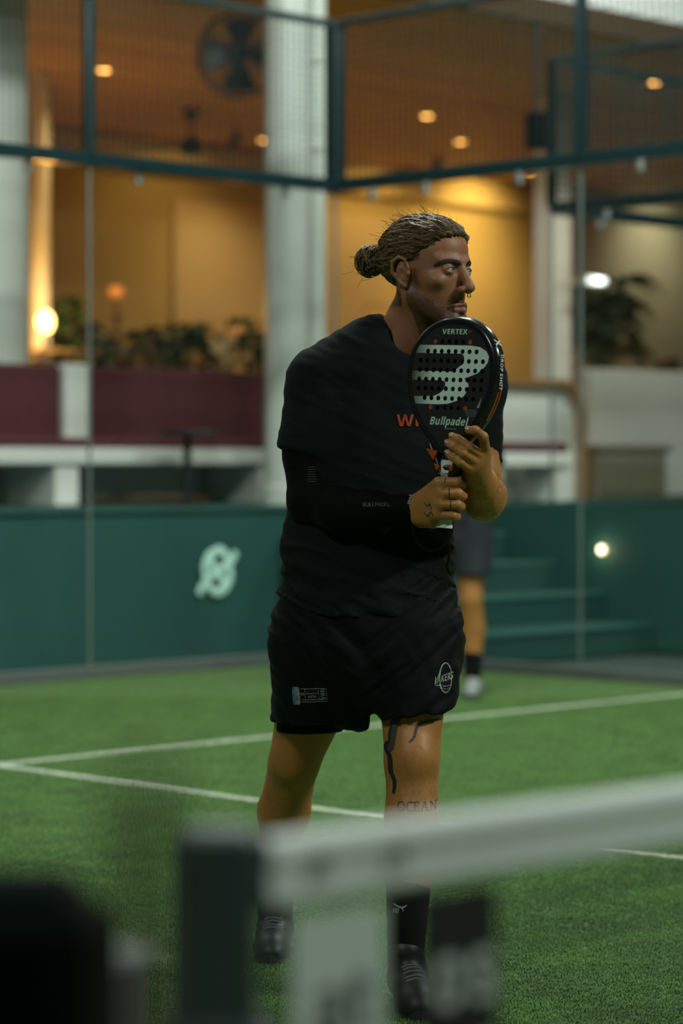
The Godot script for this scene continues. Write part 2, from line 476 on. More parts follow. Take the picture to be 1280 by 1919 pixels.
func make_terrace():
	var o := struct("floor_terrace", CORNER)
	var b := MB.new(); b.box(Vector3(-1.5, PLAT * 0.5 - 0.03, -4.4), Vector3(33, PLAT + 0.04, 7.56), 0.004); part("platform", b, mats.teal_wall, o, "teal painted terrace front")
	b = MB.new(); b.box(Vector3(-1.5, PLAT - 0.012, -4.4), Vector3(33.02, 0.03, 7.6), 0.006); part("platform_edge", b, mats.teal_wall, o)
	b = MB.new(); b.box(Vector3(-1.5, (PLAT + REAR) * 0.5, -5.9), Vector3(33, REAR - PLAT, 4.6)); part("rear_step", b, mats.wood_trim, o, "raised wooden rear floor")
	# steps between the two courts
	var st := struct("floor_steps", CORNER)
	for k in 4:
		var h := PLAT * (k + 1) / 5.0
		var z0 := 1.0 - 0.43 * k
		b = MB.new(); b.box(Vector3(1.03, h * 0.5, (z0 - 0.6) * 0.5), Vector3(1.9, h, z0 + 0.6), 0.008)
		part("step", b, mats.teal_wall, st, "teal painted step")
		b = MB.new(); b.box(Vector3(1.03, h - 0.012, z0 - 0.015), Vector3(1.9, 0.03, 0.05), 0.006); part("lit_edge", b, mats.lit_tread_teal, st, "lighter teal strip painted as the lit step edge")  # strip coloured lighter in place of light on the tread
	var ck := struct("wall_steps", CORNER); b = MB.new(); b.box(Vector3(2.0, 0.48, 0.9), Vector3(0.03, 0.96, 3.0), 0.006); part("panel", b, mats.teal_wall, ck, "teal panel beside the steps")
	var sl := thing("step_light", "small round lit wall lamp on the teal panel by the steps", "lamp", court(1.985, 0.664, 0.55), TURN)
	b = MB.new(); b.lathe([Vector2(0.0, 0.012), Vector2(0.03, 0.012), Vector2(0.045, 0.008), Vector2(0.045, 0.0), Vector2(0.0, 0.0)], 20, Vector3.ZERO, Basis(Vector3.FORWARD, PI / 2.0) * Basis(Vector3.UP, 0.0))
	part("bezel", b, mats.steel, sl)
	b = MB.new(); b.sphere(Vector3(-0.012, 0, 0), Vector3(0.014, 0.03, 0.03), 14); part("lamp_lens", b, mats.step_lamp, sl)
	var l := OmniLight3D.new(); l.name = "light"; sl.add_child(l); l.position = Vector3(-0.06, 0, 0); l.light_color = Color(1.0, 0.9, 0.7); l.light_energy = 0.02; l.light_size = 0.03; l.omni_range = 20.0; l.shadow_enabled = true
	# far walls
	var w := struct("wall_rear", CORNER)
	b = MB.new(); b.box(Vector3(-1.5, 2.8, -8.3), Vector3(34, 4.6, 0.2)); part("surface", b, mats.wall_yellow, w, "warm yellow plaster wall")
	b = MB.new(); b.box(Vector3(7.4, 2.5, -8.17), Vector3(3.2, 2.9, 0.06), 0.01); part("panel", b, mats.wall_panel, w, "paler raised wall panel")
	b = MB.new(); b.box(Vector3(-1.5, 4.32, -8.1), Vector3(34, 0.3, 0.2), 0.01); part("cornice", b, mats.wall_yellow, w)
	b = MB.new(); b.box(Vector3(13.45, 2.8, -8.05), Vector3(3.7, 4.0, 0.34), 0.01); part("bay", b, mats.beige_wall, w, "pale beige wall bay on the right")
	w = struct("wall_terrace_left", CORNER); b = MB.new(); b.box(Vector3(-18.3, 2.7, -4.5), Vector3(0.2, 3.6, 7.4)); part("surface", b, mats.wall_yellow, w)
	w = struct("wall_terrace_right", CORNER); b = MB.new(); b.box(Vector3(15.3, 2.7, -4.5), Vector3(0.2, 3.6, 7.4)); part("surface", b, mats.plaster, w)
	# arched niche with wooden rim on the rear wall
	var ad := struct("door_1", court(8.75, REAR, -8.18))
	var outer := PackedVector2Array(); var inner := PackedVector2Array()
	var prof := []
	for k in 17:
		var a := PI * k / 16.0
		prof.append(Vector3(-cos(a) * 0.34, 1.25 + sin(a) * 0.34, 0))
	prof.push_front(Vector3(-0.34, 0, 0)); prof.append(Vector3(0.34, 0, 0))
	b = MB.new(); b.tube(prof, 0.045, 8); part("arch_rim", b, mats.wood_trim, ad, "brown arched rim")
	for p in prof: inner.append(Vector2(p.x, p.y))
	b = MB.new(); b.prism(inner, -0.02, 0.0); part("door_leaf", b, mats.wood_trim, ad)
	# knot emblem on the teal front
	var em := thing("wall_emblem", "pale mint knot emblem on the teal terrace front", "sign", court(-0.472, 0.552, -0.598), TURN)
	emblem(em)

func emblem(em: Node3D):
	# two hooked strokes that link into a knot; units of the emblem's half height
	var s := 0.165
	var strokes := [
		[[-0.80, -0.84], [-0.66, -0.56], [-0.36, -0.20], [0.02, -0.10], [0.30, -0.30], [0.28, -0.62], [0.05, -0.80], [-0.22, -0.66], [-0.40, -0.40]],
		[[0.88, 0.78], [0.78, 0.52], [0.52, 0.30], [0.12, 0.10], [-0.22, 0.30], [-0.18, 0.66], [0.10, 0.86], [0.36, 0.72], [0.52, 0.42]],
		[[0.10, 0.80], [-0.28, 0.70], [-0.50, 0.38], [-0.54, 0.04], [-0.44, -0.28]],
		[[0.02, -0.82], [0.36, -0.70], [0.60, -0.36], [0.64, 0.02], [0.56, 0.36]]]
	for st in strokes:
		var pts := []
		for p in st: pts.append(Vector3(p[0] * s * 1.12, p[1] * s, 0.003))
		pts = spline(pts, 6)
		var b := MB.new()
		b.tube(pts, 0.026, 10, true, Vector3(0, 0, 1), 0.16)
		part("stroke", b, mats.mint, em)

func make_ceiling():
	var o := struct("ceiling_terrace", CORNER)
	var b := MB.new(); b.box(Vector3(-1.5, CEIL + 0.12, -4.65), Vector3(34, 0.2, 7.3)); part("backing", b, mats.plank_backing, o)
	var protos := []
	for k in 3:
		b = MB.new(); b.box(Vector3.ZERO, Vector3(33.6, 0.022, 0.132), 0.006); protos.append(b.mesh())
	for k in 51:
		var p := part("plank", protos[k % 3], mats["plank_%d" % rng.randi_range(0, 2)], o)
		p.position = Vector3(-1.5, CEIL + 0.011, -1.12 - 0.142 * k)
	var spots := [[2.215, -4.937, 1], [6.249, -7.293, 1], [6.121, -4.938, 1], [7.736, -5.985, 1], [5.969, -2.136, 1], [-1.6, -4.9, 0], [2.3, -7.3, 0], [9.6, -3.6, 0], [10.2, -7.2, 0], [-1.7, -7.2, 0]]
	var where := ["first on the left", "beside the white column", "left of the pair over the player", "right of the pair over the player", "nearest, at the right edge", "out to the left", "rear, behind the ceiling fan", "out to the right", "rear, out to the right", "rear, out to the left"]
	for i in spots.size():
		var s = spots[i]
		var t := thing("downlight", "round warm recessed ceiling lamp, " + where[i], "lamp", court(s[0], CEIL, s[1]), TURN, "terrace downlights")
		b = MB.new(); b.lathe([Vector2(0.05, -0.002), Vector2(0.066, -0.008), Vector2(0.072, -0.004), Vector2(0.072, 0.0)], 20); part("bezel", b, mats.plaster, t)
		b = MB.new(); b.lathe([Vector2(0.0, -0.012), Vector2(0.03, -0.011), Vector2(0.052, -0.003), Vector2(0.052, 0.0)], 20); part("lamp_lens", b, mats.lamp_warm, t)
		var l := SpotLight3D.new(); l.name = "light"; t.add_child(l); l.position = Vector3(0, -0.03, 0); l.rotation.x = -PI / 2.0
		l.spot_angle = 62.0; l.spot_angle_attenuation = 0.9; l.light_color = Color(1.0, 0.82, 0.52); l.light_energy = 1.5; l.light_size = 0.05; l.spot_range = 40.0; l.shadow_enabled = true
	# washers for the bright rear wall, and two unseen ones added to brighten
	for s in [[10.1, -7.0, 2.6, "warm wall washer lamp aimed at the bright rear wall"], [8.5, -7.0, 0.9, "warm wall washer lamp left of the bright rear wall"], [5.6, -7.0, 0.3, "unseen warm wall washer lamp added to brighten the left rear wall"], [13.2, -6.9, 0.8, "unseen wall washer lamp added to brighten the right rear wall"]]:
		var t := thing("wall_washer", s[3], "lamp", court(s[0], CEIL, s[1]), TURN, "wall washers")
		var aim := Basis(Vector3.RIGHT, 0.95)
		var ctr := Vector3(0, -0.07, 0)
		b = MB.new(); b.tube([Vector3(0, 0, 0), Vector3(0, -0.06, 0)], 0.03, 14); part("base", b, mats.steel_dark, t)
		b = MB.new(); b.lathe([Vector2(0.0, -0.10), Vector2(0.038, -0.10), Vector2(0.042, 0.03), Vector2(0.0, 0.04)], 16, ctr, aim); part("lamp_can", b, mats.steel_dark, t)
		b = MB.new(); b.lathe([Vector2(0.0, -0.105), Vector2(0.034, -0.102)], 16, ctr, aim); part("lamp_lens", b, mats.lamp_warm, t)
		var l := SpotLight3D.new(); l.name = "light"; t.add_child(l); l.position = ctr + aim * Vector3(0, -0.12, 0); l.rotation.x = 0.95 - PI / 2.0
		l.spot_angle = 58.0; l.spot_angle_attenuation = 1.0; l.light_color = Color(1.0, 0.80, 0.48) if s[0] < 12.0 else Color(1.0, 0.95, 0.80); l.light_energy = 1.1 * s[2]; l.light_size = 0.05; l.spot_range = 40.0; l.shadow_enabled = true
	# ceiling fan
	var f := thing("ceiling_fan", "dark three-bladed ceiling fan hanging from the plank ceiling", "fan", court(4.3, CEIL, -6.2), TURN)
	b = MB.new(); b.lathe([Vector2(0, 0), Vector2(0.075, 0), Vector2(0.07, -0.05), Vector2(0.03, -0.09), Vector2(0, -0.09)], 18); part("canopy", b, mats.black_plastic, f)
	b = MB.new(); b.tube([Vector3(0, -0.05, 0), Vector3(0, -0.26, 0)], 0.014, 8); part("rod", b, mats.black_plastic, f)
	b = MB.new(); b.lathe([Vector2(0, -0.24), Vector2(0.05, -0.25), Vector2(0.1, -0.3), Vector2(0.115, -0.36), Vector2(0.07, -0.41), Vector2(0, -0.42)], 20); part("motor", b, mats.black_plastic, f)
	for k in 3:
		var a := 0.35 + TAU * k / 3.0
		var bs := Basis(Vector3.UP, a) * Basis(Vector3.RIGHT, 0.2)
		b = MB.new()
		b.prism(PackedVector2Array([Vector2(0.08, -0.03), Vector2(0.2, -0.055), Vector2(0.55, -0.06), Vector2(0.62, 0.0), Vector2(0.55, 0.06), Vector2(0.2, 0.05), Vector2(0.08, 0.03)]), -0.005, 0.005, Transform3D(bs * Basis(Vector3.RIGHT, -PI / 2.0), Vector3(0, -0.35, 0)))
		part("blade", b, mats.black_plastic, f)
	# caged wall fan on the white column
	var wf := thing("wall_fan", "round caged fan mounted high on the white column", "fan", court(0.72, 4.13, -1.62), TURN)
	var fb := Basis(Vector3.UP, -0.62) * Basis(Vector3.RIGHT, 0.32)
	var fc := Vector3(0.20, 0.0, -0.26)
	b = MB.new(); b.tube([Vector3(0.0, 0, 0.28), Vector3(0.06, 0.0, 0.0), fc + fb * Vector3(0, 0, -0.16)], 0.022, 10); part("bracket", b, mats.black_plastic, wf)
	b = MB.new(); b.tube([fc + fb * Vector3(0, 0, -0.2), fc + fb * Vector3(0, 0, -0.1), fc + fb * Vector3(0, 0, 0.0)], [0.06, 0.085, 0.06], 16); part("motor", b, mats.black_plastic, wf)
	b = MB.new()
	for zr in [[0.06, 0.28], [0.0, 0.305], [-0.06, 0.28]]:
		var ring := []
		for k in 33: ring.append(fc + fb * Vector3(cos(TAU * k / 32) * zr[1], sin(TAU * k / 32) * zr[1], zr[0]))
		b.tube(ring, 0.009 if zr[0] == 0.0 else 0.005, 6, false)
	for k in 48:
		var a := TAU * k / 48.0
		for sgn in [-1.0, 1.0]:
			var pts := []
			for e in [[0.06, 0.09], [0.17, 0.085], [0.26, 0.065], [0.302, 0.0]]: pts.append(fc + fb * Vector3(cos(a) * e[0], sin(a) * e[0], e[1] * sgn))
			b.tube(pts, 0.0028, 4, false)
	part("cage", b, mats.black_plastic, wf)
	for k in 4:
		var pts := []
		var rows := []
		for i in 5:
			var rr := 0.06 + 0.20 * i / 4.0
			var line := []
			for j in 4:
				var ang := TAU * k / 4.0 + (j - 1.5) * 0.34
				line.append(fc + fb * Vector3(cos(ang) * rr, sin(ang) * rr, (j - 1.5) * 0.022))
			rows.append(line)
		b = MB.new(); b.sheet(rows); part("blade", b, mats.black_plastic, wf)

func make_furniture():
	# main white column with two service pipes
	var c := struct("wall_column", court(0.80, PLAT, -1.22))
	var b := MB.new(); b.lathe([Vector2(0.15, 0), Vector2(0.15, 3.54)], 40, Vector3(-0.06, 0, 0)); b.lathe([Vector2(0.17, 0), Vector2(0.17, 0.12), Vector2(0.15, 0.14)], 40, Vector3(-0.06, 0, 0)); part("shaft", b, mats.column_paint, c, "white round column")
	b = MB.new(); b.tube([Vector3(0.17, 0, 0.06), Vector3(0.17, 3.54, 0.06)], 0.065, 20); part("pipe", b, mats.column_paint, c, "white service pipe beside the column")
	for y in [0.6, 2.45, 3.05]:
		b = MB.new(); b.box(Vector3(0.17, y, 0.06), Vector3(0.16, 0.03, 0.16), 0.01); part("bracket", b, mats.plaster, c)
	c = struct("wall_column", court(-0.47, PLAT, -3.0))
	b = MB.new(); b.lathe([Vector2(0.30, 0), Vector2(0.30, 3.54)], 40); part("shaft", b, mats.column_paint, c, "wide white round column")
	c = struct("wall_column", court(6.0, PLAT, -3.3))
	b = MB.new(); b.box(Vector3(0, 1.77, 0), Vector3(0.25, 3.54, 0.25), 0.02); part("shaft", b, mats.plaster, c, "white square column")
	# booth bench along the terrace edge
	var be := thing("booth_bench", "long white masonry bench with maroon upholstery along the terrace edge", "bench", court(-1.05, PLAT, -2.1), TURN)
	b = MB.new(); b.box(Vector3(0, 0.33, 0.0), Vector3(5.5, 0.11, 0.62), 0.012); part("seat_slab", b, mats.plaster, be)
	for e in [[-2.55, 0.2], [-1.3, 0.2], [0.36, 0.2], [2.35, 0.5]]:
		b = MB.new(); b.box(Vector3(e[0], 0.14, 0.0), Vector3(e[1], 0.28, 0.55), 0.008); part("support", b, mats.plaster, be)
	b = MB.new(); b.box(Vector3(0, 0.5, -0.42), Vector3(5.5, 0.92, 0.12), 0.012); part("back_wall", b, mats.plaster, be)
	for e in [[-1.87, 1.70], [-0.10, 1.70], [1.83, 1.70]]:
		b = MB.new(); b.box(Vector3(e[0], 0.69, -0.31), Vector3(e[1], 0.54, 0.11), 0.03); part("back_cushion", b, mats.maroon, be, "maroon back cushion")
	for e in [[-1.85, 1.74], [-0.10, 1.74], [1.74, 1.92]]:
		b = MB.new(); b.box(Vector3(e[0], 0.42, 0.0), Vector3(e[1], 0.07, 0.56), 0.025); part("seat_cushion", b, mats.maroon, be, "maroon seat cushion")
	b = MB.new(); b.box(Vector3(0.865, 0.69, -0.30), Vector3(0.22, 0.56, 0.13), 0.01); part("divider", b, mats.plaster, be, "white divider between the cushions")
	# lamp stand that shows against the bench
	var st := thing("side_table", "slim dark pedestal table standing in front of the bench", "table", court(-0.05, PLAT, -1.35), TURN)
	b = MB.new(); b.lathe([Vector2(0, 0.5), Vector2(0.2, 0.5), Vector2(0.21, 0.485), Vector2(0.2, 0.47), Vector2(0, 0.47)], 28); part("table_top", b, mats.steel_dark, st)
	b = MB.new(); b.tube([Vector3(0, 0.0, 0), Vector3(0, 0.48, 0)], 0.028, 12); part("pedestal", b, mats.steel_dark, st)
	b = MB.new(); b.lathe([Vector2(0, 0.02), Vector2(0.13, 0.018), Vector2(0.16, 0.0)], 24); part("foot", b, mats.steel_dark, st)
	# rounded booth partition on the right
	var pa := thing("booth_partition", "white round-cornered booth partition with a brown wooden rim", "partition", court(3.25, PLAT, -1.25), TURN)
	var poly := PackedVector2Array()
	var rim := []
	poly.append(Vector2(-1.3, 0)); poly.append(Vector2(-1.3, 0.88))
	rim.append(Vector3(-1.3, 0.90, 0))
	for k in 11:
		var a := PI / 2.0 * (1.0 - k / 10.0)
		poly.append(Vector2(0.30 + cos(a) * 0.24, 0.64 + sin(a) * 0.24))
		rim.append(Vector3(0.30 + cos(a) * 0.26, 0.64 + sin(a) * 0.26, 0))
	poly.append(Vector2(0.54, 0)); rim.append(Vector3(0.56, 0, 0))
	b = MB.new(); b.prism(poly, -0.05, 0.05); part("panel", b, mats.plaster, pa)
	b = MB.new()
	for i in rim.size() - 1:
		var d: Vector3 = rim[i + 1] - rim[i]
		var o := Vector3(-d.y, d.x, 0).normalized() * 0.022
		var z := Vector3(0, 0, 0.13)
		b.face(rim[i] + o - z, rim[i + 1] + o - z, rim[i + 1] + o + z, rim[i] + o + z, o)
		b.face(rim[i] - o - z, rim[i + 1] - o - z, rim[i + 1] - o + z, rim[i] - o + z, -o)
		b.face(rim[i] - o + z, rim[i + 1] - o + z, rim[i + 1] + o + z, rim[i] + o + z, Vector3(0, 0, 1))
		b.face(rim[i] - o - z, rim[i + 1] - o - z, rim[i + 1] + o - z, rim[i] + o - z, Vector3(0, 0, -1))
	part("rim", b, mats.wood_trim, pa, "brown wooden rim")
	var rb := thing("short_bench", "short white bench with a maroon seat in front of the rounded partition", "bench", court(2.75, PLAT, -0.92), TURN)
	b = MB.new(); b.box(Vector3(0, 0.31, 0), Vector3(0.9, 0.1, 0.4), 0.012); part("seat_slab", b, mats.plaster, rb)
	b = MB.new(); b.box(Vector3(0, 0.40, 0), Vector3(0.86, 0.08, 0.38), 0.025); part("seat_cushion", b, mats.maroon, rb)
	for x in [-0.36, 0.36]:
		b = MB.new(); b.box(Vector3(x, 0.13, 0), Vector3(0.12, 0.26, 0.34), 0.01); part("support", b, mats.plaster, rb)
	# low pale wall and counter on the right
	var lw := struct("wall_low", court(8.2, PLAT, -2.6))
	b = MB.new(); b.box(Vector3(0, 0.55, 0), Vector3(5.2, 1.1, 0.16), 0.012); part("panel", b, mats.plaster, lw, "low pale terrace wall")
	var ct := thing("low_counter", "low grey-brown counter in front of the pale terrace wall", "counter", court(5.3, PLAT, -2.05), TURN)
	b = MB.new(); b.box(Vector3(0, 0.41, 0), Vector3(0.98, 0.06, 0.5), 0.01); part("counter_top", b, mats.wood_grey, ct)
	b = MB.new(); b.box(Vector3(0, 0.19, 0), Vector3(0.9, 0.38, 0.44), 0.01); part("body", b, mats.wood_grey, ct)
	for x in [-0.22, 0.22]:
		b = MB.new(); b.box(Vector3(x, 0.2, 0.225), Vector3(0.41, 0.32, 0.015), 0.004); part("door", b, mats.wood_grey, ct)
	# black loudspeaker on the neighbouring cage corner
	var sp := thing("loudspeaker", "black loudspeaker hanging at the end of the plank ceiling", "speaker", court(3.14, 3.72, -1.0), TURN)
	b = MB.new(); b.box(Vector3.ZERO, Vector3(0.19, 0.27, 0.17), 0.015, Basis(Vector3.UP, -0.5)); part("cabinet", b, mats.padding, sp)
	b = MB.new(); b.box(Basis(Vector3.UP, -0.5) * Vector3(0, 0, 0.088), Vector3(0.165, 0.24, 0.01), 0.004, Basis(Vector3.UP, -0.5)); part("grille", b, mats.padding, sp)
	b = MB.new(); b.tube([Vector3(0, 0.12, -0.03), Vector3(0, 0.8, -0.03)], 0.014, 8); part("bracket", b, mats.black_plastic, sp)
	# glowing tube standing in for a floodlight reflection in the glass
	var wl := thing("reflection_tube", "short glowing white tube standing in for a reflection beside the square white column", "lamp", court(5.95, 2.84, -2.75), TURN)
	b = MB.new(); b.box(Vector3(0, 0, -0.03), Vector3(0.24, 0.07, 0.03), 0.006); part("housing", b, mats.plaster, wl)
	b = MB.new(); b.tube([Vector3(-0.10, 0, 0), Vector3(0.10, 0, 0)], 0.026, 12); part("reflection_glow", b, mats.reflection_tube, wl)
	b = MB.new(); b.tube([Vector3(0, 0, -0.04), Vector3(0, 0, -0.43)], 0.012, 8); part("arm", b, mats.plaster, wl)
	var l := OmniLight3D.new(); l.name = "light"; wl.add_child(l); l.position = Vector3(0, 0, 0.05); l.light_color = Color(0.92, 1.0, 0.96); l.light_energy = 0.05; l.light_size = 0.06; l.omni_range = 20.0; l.shadow_enabled = true
	# dining things on the raised rear floor
	var ti := 0
	for e in [[1.72, -4.95, "dark round dining table by the glowing globe lamp"], [3.7, -5.0, "dark round dining table in the middle of the rear floor"], [5.1, -4.8, "dark round dining table nearest the main white column"], [9.75, -5.4, "dark round dining table right of the player's head"]]:
		var t := thing("dining_table", e[2], "table", court(e[0], REAR, e[1]), TURN, "rear dining tables")
		b = MB.new(); b.lathe([Vector2(0, 0.75), Vector2(0.37, 0.75), Vector2(0.385, 0.735), Vector2(0.37, 0.72), Vector2(0, 0.72)], 28); part("table_top", b, mats.rattan, t)
		b = MB.new(); b.tube([Vector3(0, 0.02, 0), Vector3(0, 0.72, 0)], 0.035, 12); part("pedestal", b, mats.wood_dark, t)
		b = MB.new(); b.lathe([Vector2(0, 0.05), Vector2(0.05, 0.05), Vector2(0.24, 0.02), Vector2(0.25, 0.0)], 24); part("foot", b, mats.wood_dark, t)
		ti += 1
	for e in [[0.95, -4.85, 0.4, 0, "pale rattan chair nearest the wide column"], [2.5, -4.75, -0.5, 1, "dark chair right of the globe lamp table"], [3.15, -4.75, 0.3, 0, "pale rattan chair left of the middle table"], [4.25, -4.3, -0.3, 2, "maroon upholstered chair at the middle table"], [4.75, -4.15, 0.6, 0, "pale rattan chair between middle and column tables"], [5.65, -4.2, -0.5, 1, "dark chair nearest the main white column"], [9.3, -4.75, 0.2, 1, "dark chair left of the right-hand table"], [10.2, -4.75, -0.4, 1, "dark chair right of the right-hand table"]]:
		chair(e)
	for e in [[1.525, -4.85, 0.068, "lamp_globe", 1.0, "bright glowing globe lamp beside the wide white column"], [2.9, -5.6, 0.07, "lamp_shade", 0.06, "small orange table lamp left among the plants"], [3.75, -5.0, 0.06, "lamp_shade", 0.05, "small orange table lamp on the middle table"], [5.0, -4.8, 0.055, "lamp_shade", 0.04, "small orange table lamp on the table near the column"]]:
		var on_table: bool = e[1] > -5.3
		var t := thing("table_lamp", e[5], "lamp", court(e[0], REAR + 0.75, e[1]), TURN, "table lamps")
		var y0 := 0.0 if on_table else 0.34
		if not on_table:
			b = MB.new(); b.tube([Vector3(0, -0.75, 0), Vector3(0, y0, 0)], 0.02, 8); part("stand", b, mats.wood_dark, t)
			b = MB.new(); b.lathe([Vector2(0, -0.73), Vector2(0.12, -0.73), Vector2(0.13, -0.75)], 20); part("foot", b, mats.wood_dark, t)
		b = MB.new(); b.lathe([Vector2(0.06, y0), Vector2(0.055, y0 + 0.015), Vector2(0.014, y0 + 0.03), Vector2(0.012, y0 + 0.16)], 18); part("base", b, mats.wood_dark, t)
		b = MB.new(); b.sphere(Vector3(0, y0 + 0.16 + e[2], 0), Vector3(e[2], e[2] * (1.35 if e[3] == "lamp_globe" else 0.8), e[2]), 18); part("lamp_shade", b, mats[e[3]], t)
		l = OmniLight3D.new(); l.name = "light"; t.add_child(l); l.position = Vector3(0, y0 + 0.16 + e[2], 0); l.light_color = Color(1.0, 0.72, 0.32); l.light_energy = 0.9 * e[4]; l.light_size = e[2]; l.omni_range = 30.0; l.shadow_enabled = true
	plant("bushy green potted plant lit by the globe lamp", court(2.42, REAR, -5.95), 0.95, 34, 0.34, "leaf", 1)
	plant("dark leafy potted plant left of the middle table", court(1.40, REAR, -3.86), 0.52, 34, 0.26, "leaf_dark", 2)
	plant("broad dark palm in a pot in front of the middle table", court(2.08, REAR, -3.86), 0.56, 40, 0.28, "leaf_dark", 3)
	plant("dark potted plant beside the main white column", court(2.94, REAR, -3.84), 0.66, 34, 0.27, "leaf_dark", 4)
	plant("tall dark fan-leaved plant behind the low pale wall", court(7.45, REAR, -3.95), 1.25, 60, 0.50, "leaf_dark", 5)
	plant("small dark plant on the right behind the low pale wall", court(8.75, REAR, -3.9), 0.36, 18, 0.26, "leaf_dark", 6)
	var sc := struct("wall_column", court(1.92, REAR, -5.42)); b = MB.new(); b.lathe([Vector2(0.085, 0), Vector2(0.085, CEIL - REAR)], 24); part("shaft", b, mats.plaster, sc, "slim pale pillar added behind the globe lamp to catch its glow")  # pillar added to show the lamp glow as a lit strip

func chair(e):
	var m: StandardMaterial3D = [mats.rattan, mats.wood_dark, mats.maroon][e[3]]
	var lm: StandardMaterial3D = [mats.rattan, mats.wood_dark, mats.rattan][e[3]]
	var t := thing("dining_chair", e[4], "chair", court(e[0], REAR, e[1]), TURN + e[2], "rear dining chairs")
	var b := MB.new(); b.box(Vector3(0, 0.46, 0), Vector3(0.44, 0.05, 0.44), 0.02); part("seat", b, m, t)
	for sx in [-1, 1]:
		for sz in [-1, 1]:
			b = MB.new(); b.tube([Vector3(0.19 * sx, 0.45, 0.19 * sz), Vector3(0.23 * sx, 0.0, 0.23 * sz)], [0.018, 0.012], 8); part("leg", b, lm, t)
	var rows := []
	for i in 5:
		var line := []
		for k in 9:
			var u := (k - 4) / 4.0
			line.append(Vector3(u * 0.23, 0.5 + 0.4 * i / 4.0 - 0.05 * u * u * i / 4.0, 0.22 - 0.09 * u * u + 0.03 * i / 4.0))
		rows.append(line)
	b = MB.new(); b.sheet(rows)
	var rows2 := []
	for r in rows:
		var line := []
		for p in r: line.append(p + Vector3(0, 0, 0.02))
		rows2.append(line)
	b.sheet(rows2)
	part("backrest", b, m, t)
	b = MB.new()
	var ring := []
	ring.append_array([Vector3(-0.22, 0.46, 0.14), Vector3(-0.24, 0.7, 0.15)])
	for k in 9: ring.append(rows[4][k] + Vector3(0, 0.005, 0.01))
	ring.append_array([Vector3(0.24, 0.7, 0.15), Vector3(0.22, 0.46, 0.14)])
	b.tube(spline(ring, 3), 0.016, 8); part("back_frame", b, lm, t)

func plant(label, at, height, count, leaf_len, material, seed_):
	var r := RandomNumberGenerator.new(); r.seed = 400 + seed_
	var t := thing("potted_plant", label, "plant", at, TURN, "terrace plants")
	var b := MB.new(); b.lathe([Vector2(0, 0.0), Vector2(0.11, 0.0), Vector2(0.15, 0.28), Vector2(0.16, 0.28), Vector2(0.16, 0.3), Vector2(0.13, 0.3), Vector2(0.125, 0.26), Vector2(0.0, 0.26)], 22); part("pot", b, mats.clay, t)
	for k in count:
		var a := r.randf() * TAU
		var h: float = height * r.randf_range(0.35, 1.05) + 0.2
		var out_ := Vector3(cos(a), 0, sin(a))
		var base := Vector3(out_.x, 0, out_.z) * 0.03 + Vector3(0, 0.26, 0)
		var top := base + Vector3(0, h * 0.85, 0) + out_ * r.randf_range(0.04, 0.16)
		var sb := MB.new(); sb.tube(spline([base, base.lerp(top, 0.5) + out_ * 0.01, top], 3), [0.006, 0.006, 0.006, 0.005, 0.005, 0.004, 0.004], 5); 
		var ll: float = leaf_len * r.randf_range(0.7, 1.1)
		var side := out_.cross(Vector3.UP)
		var rows := []
		for i in 8:
			var u := i / 7.0
			var p := top + out_ * (ll * u) * 0.9 + Vector3(0, ll * (0.55 * u - 0.85 * u * u), 0)
			var wdt: float = 0.07 * leaf_len / 0.4 * sin(PI * clampf(u * 0.94 + 0.06, 0, 1)) * 1.6
			rows.append([p - side * wdt + Vector3(0, wdt * 0.3, 0), p, p + side * wdt + Vector3(0, wdt * 0.3, 0)])
		sb.sheet(rows)
		part("leaf", sb, mats[material], t)

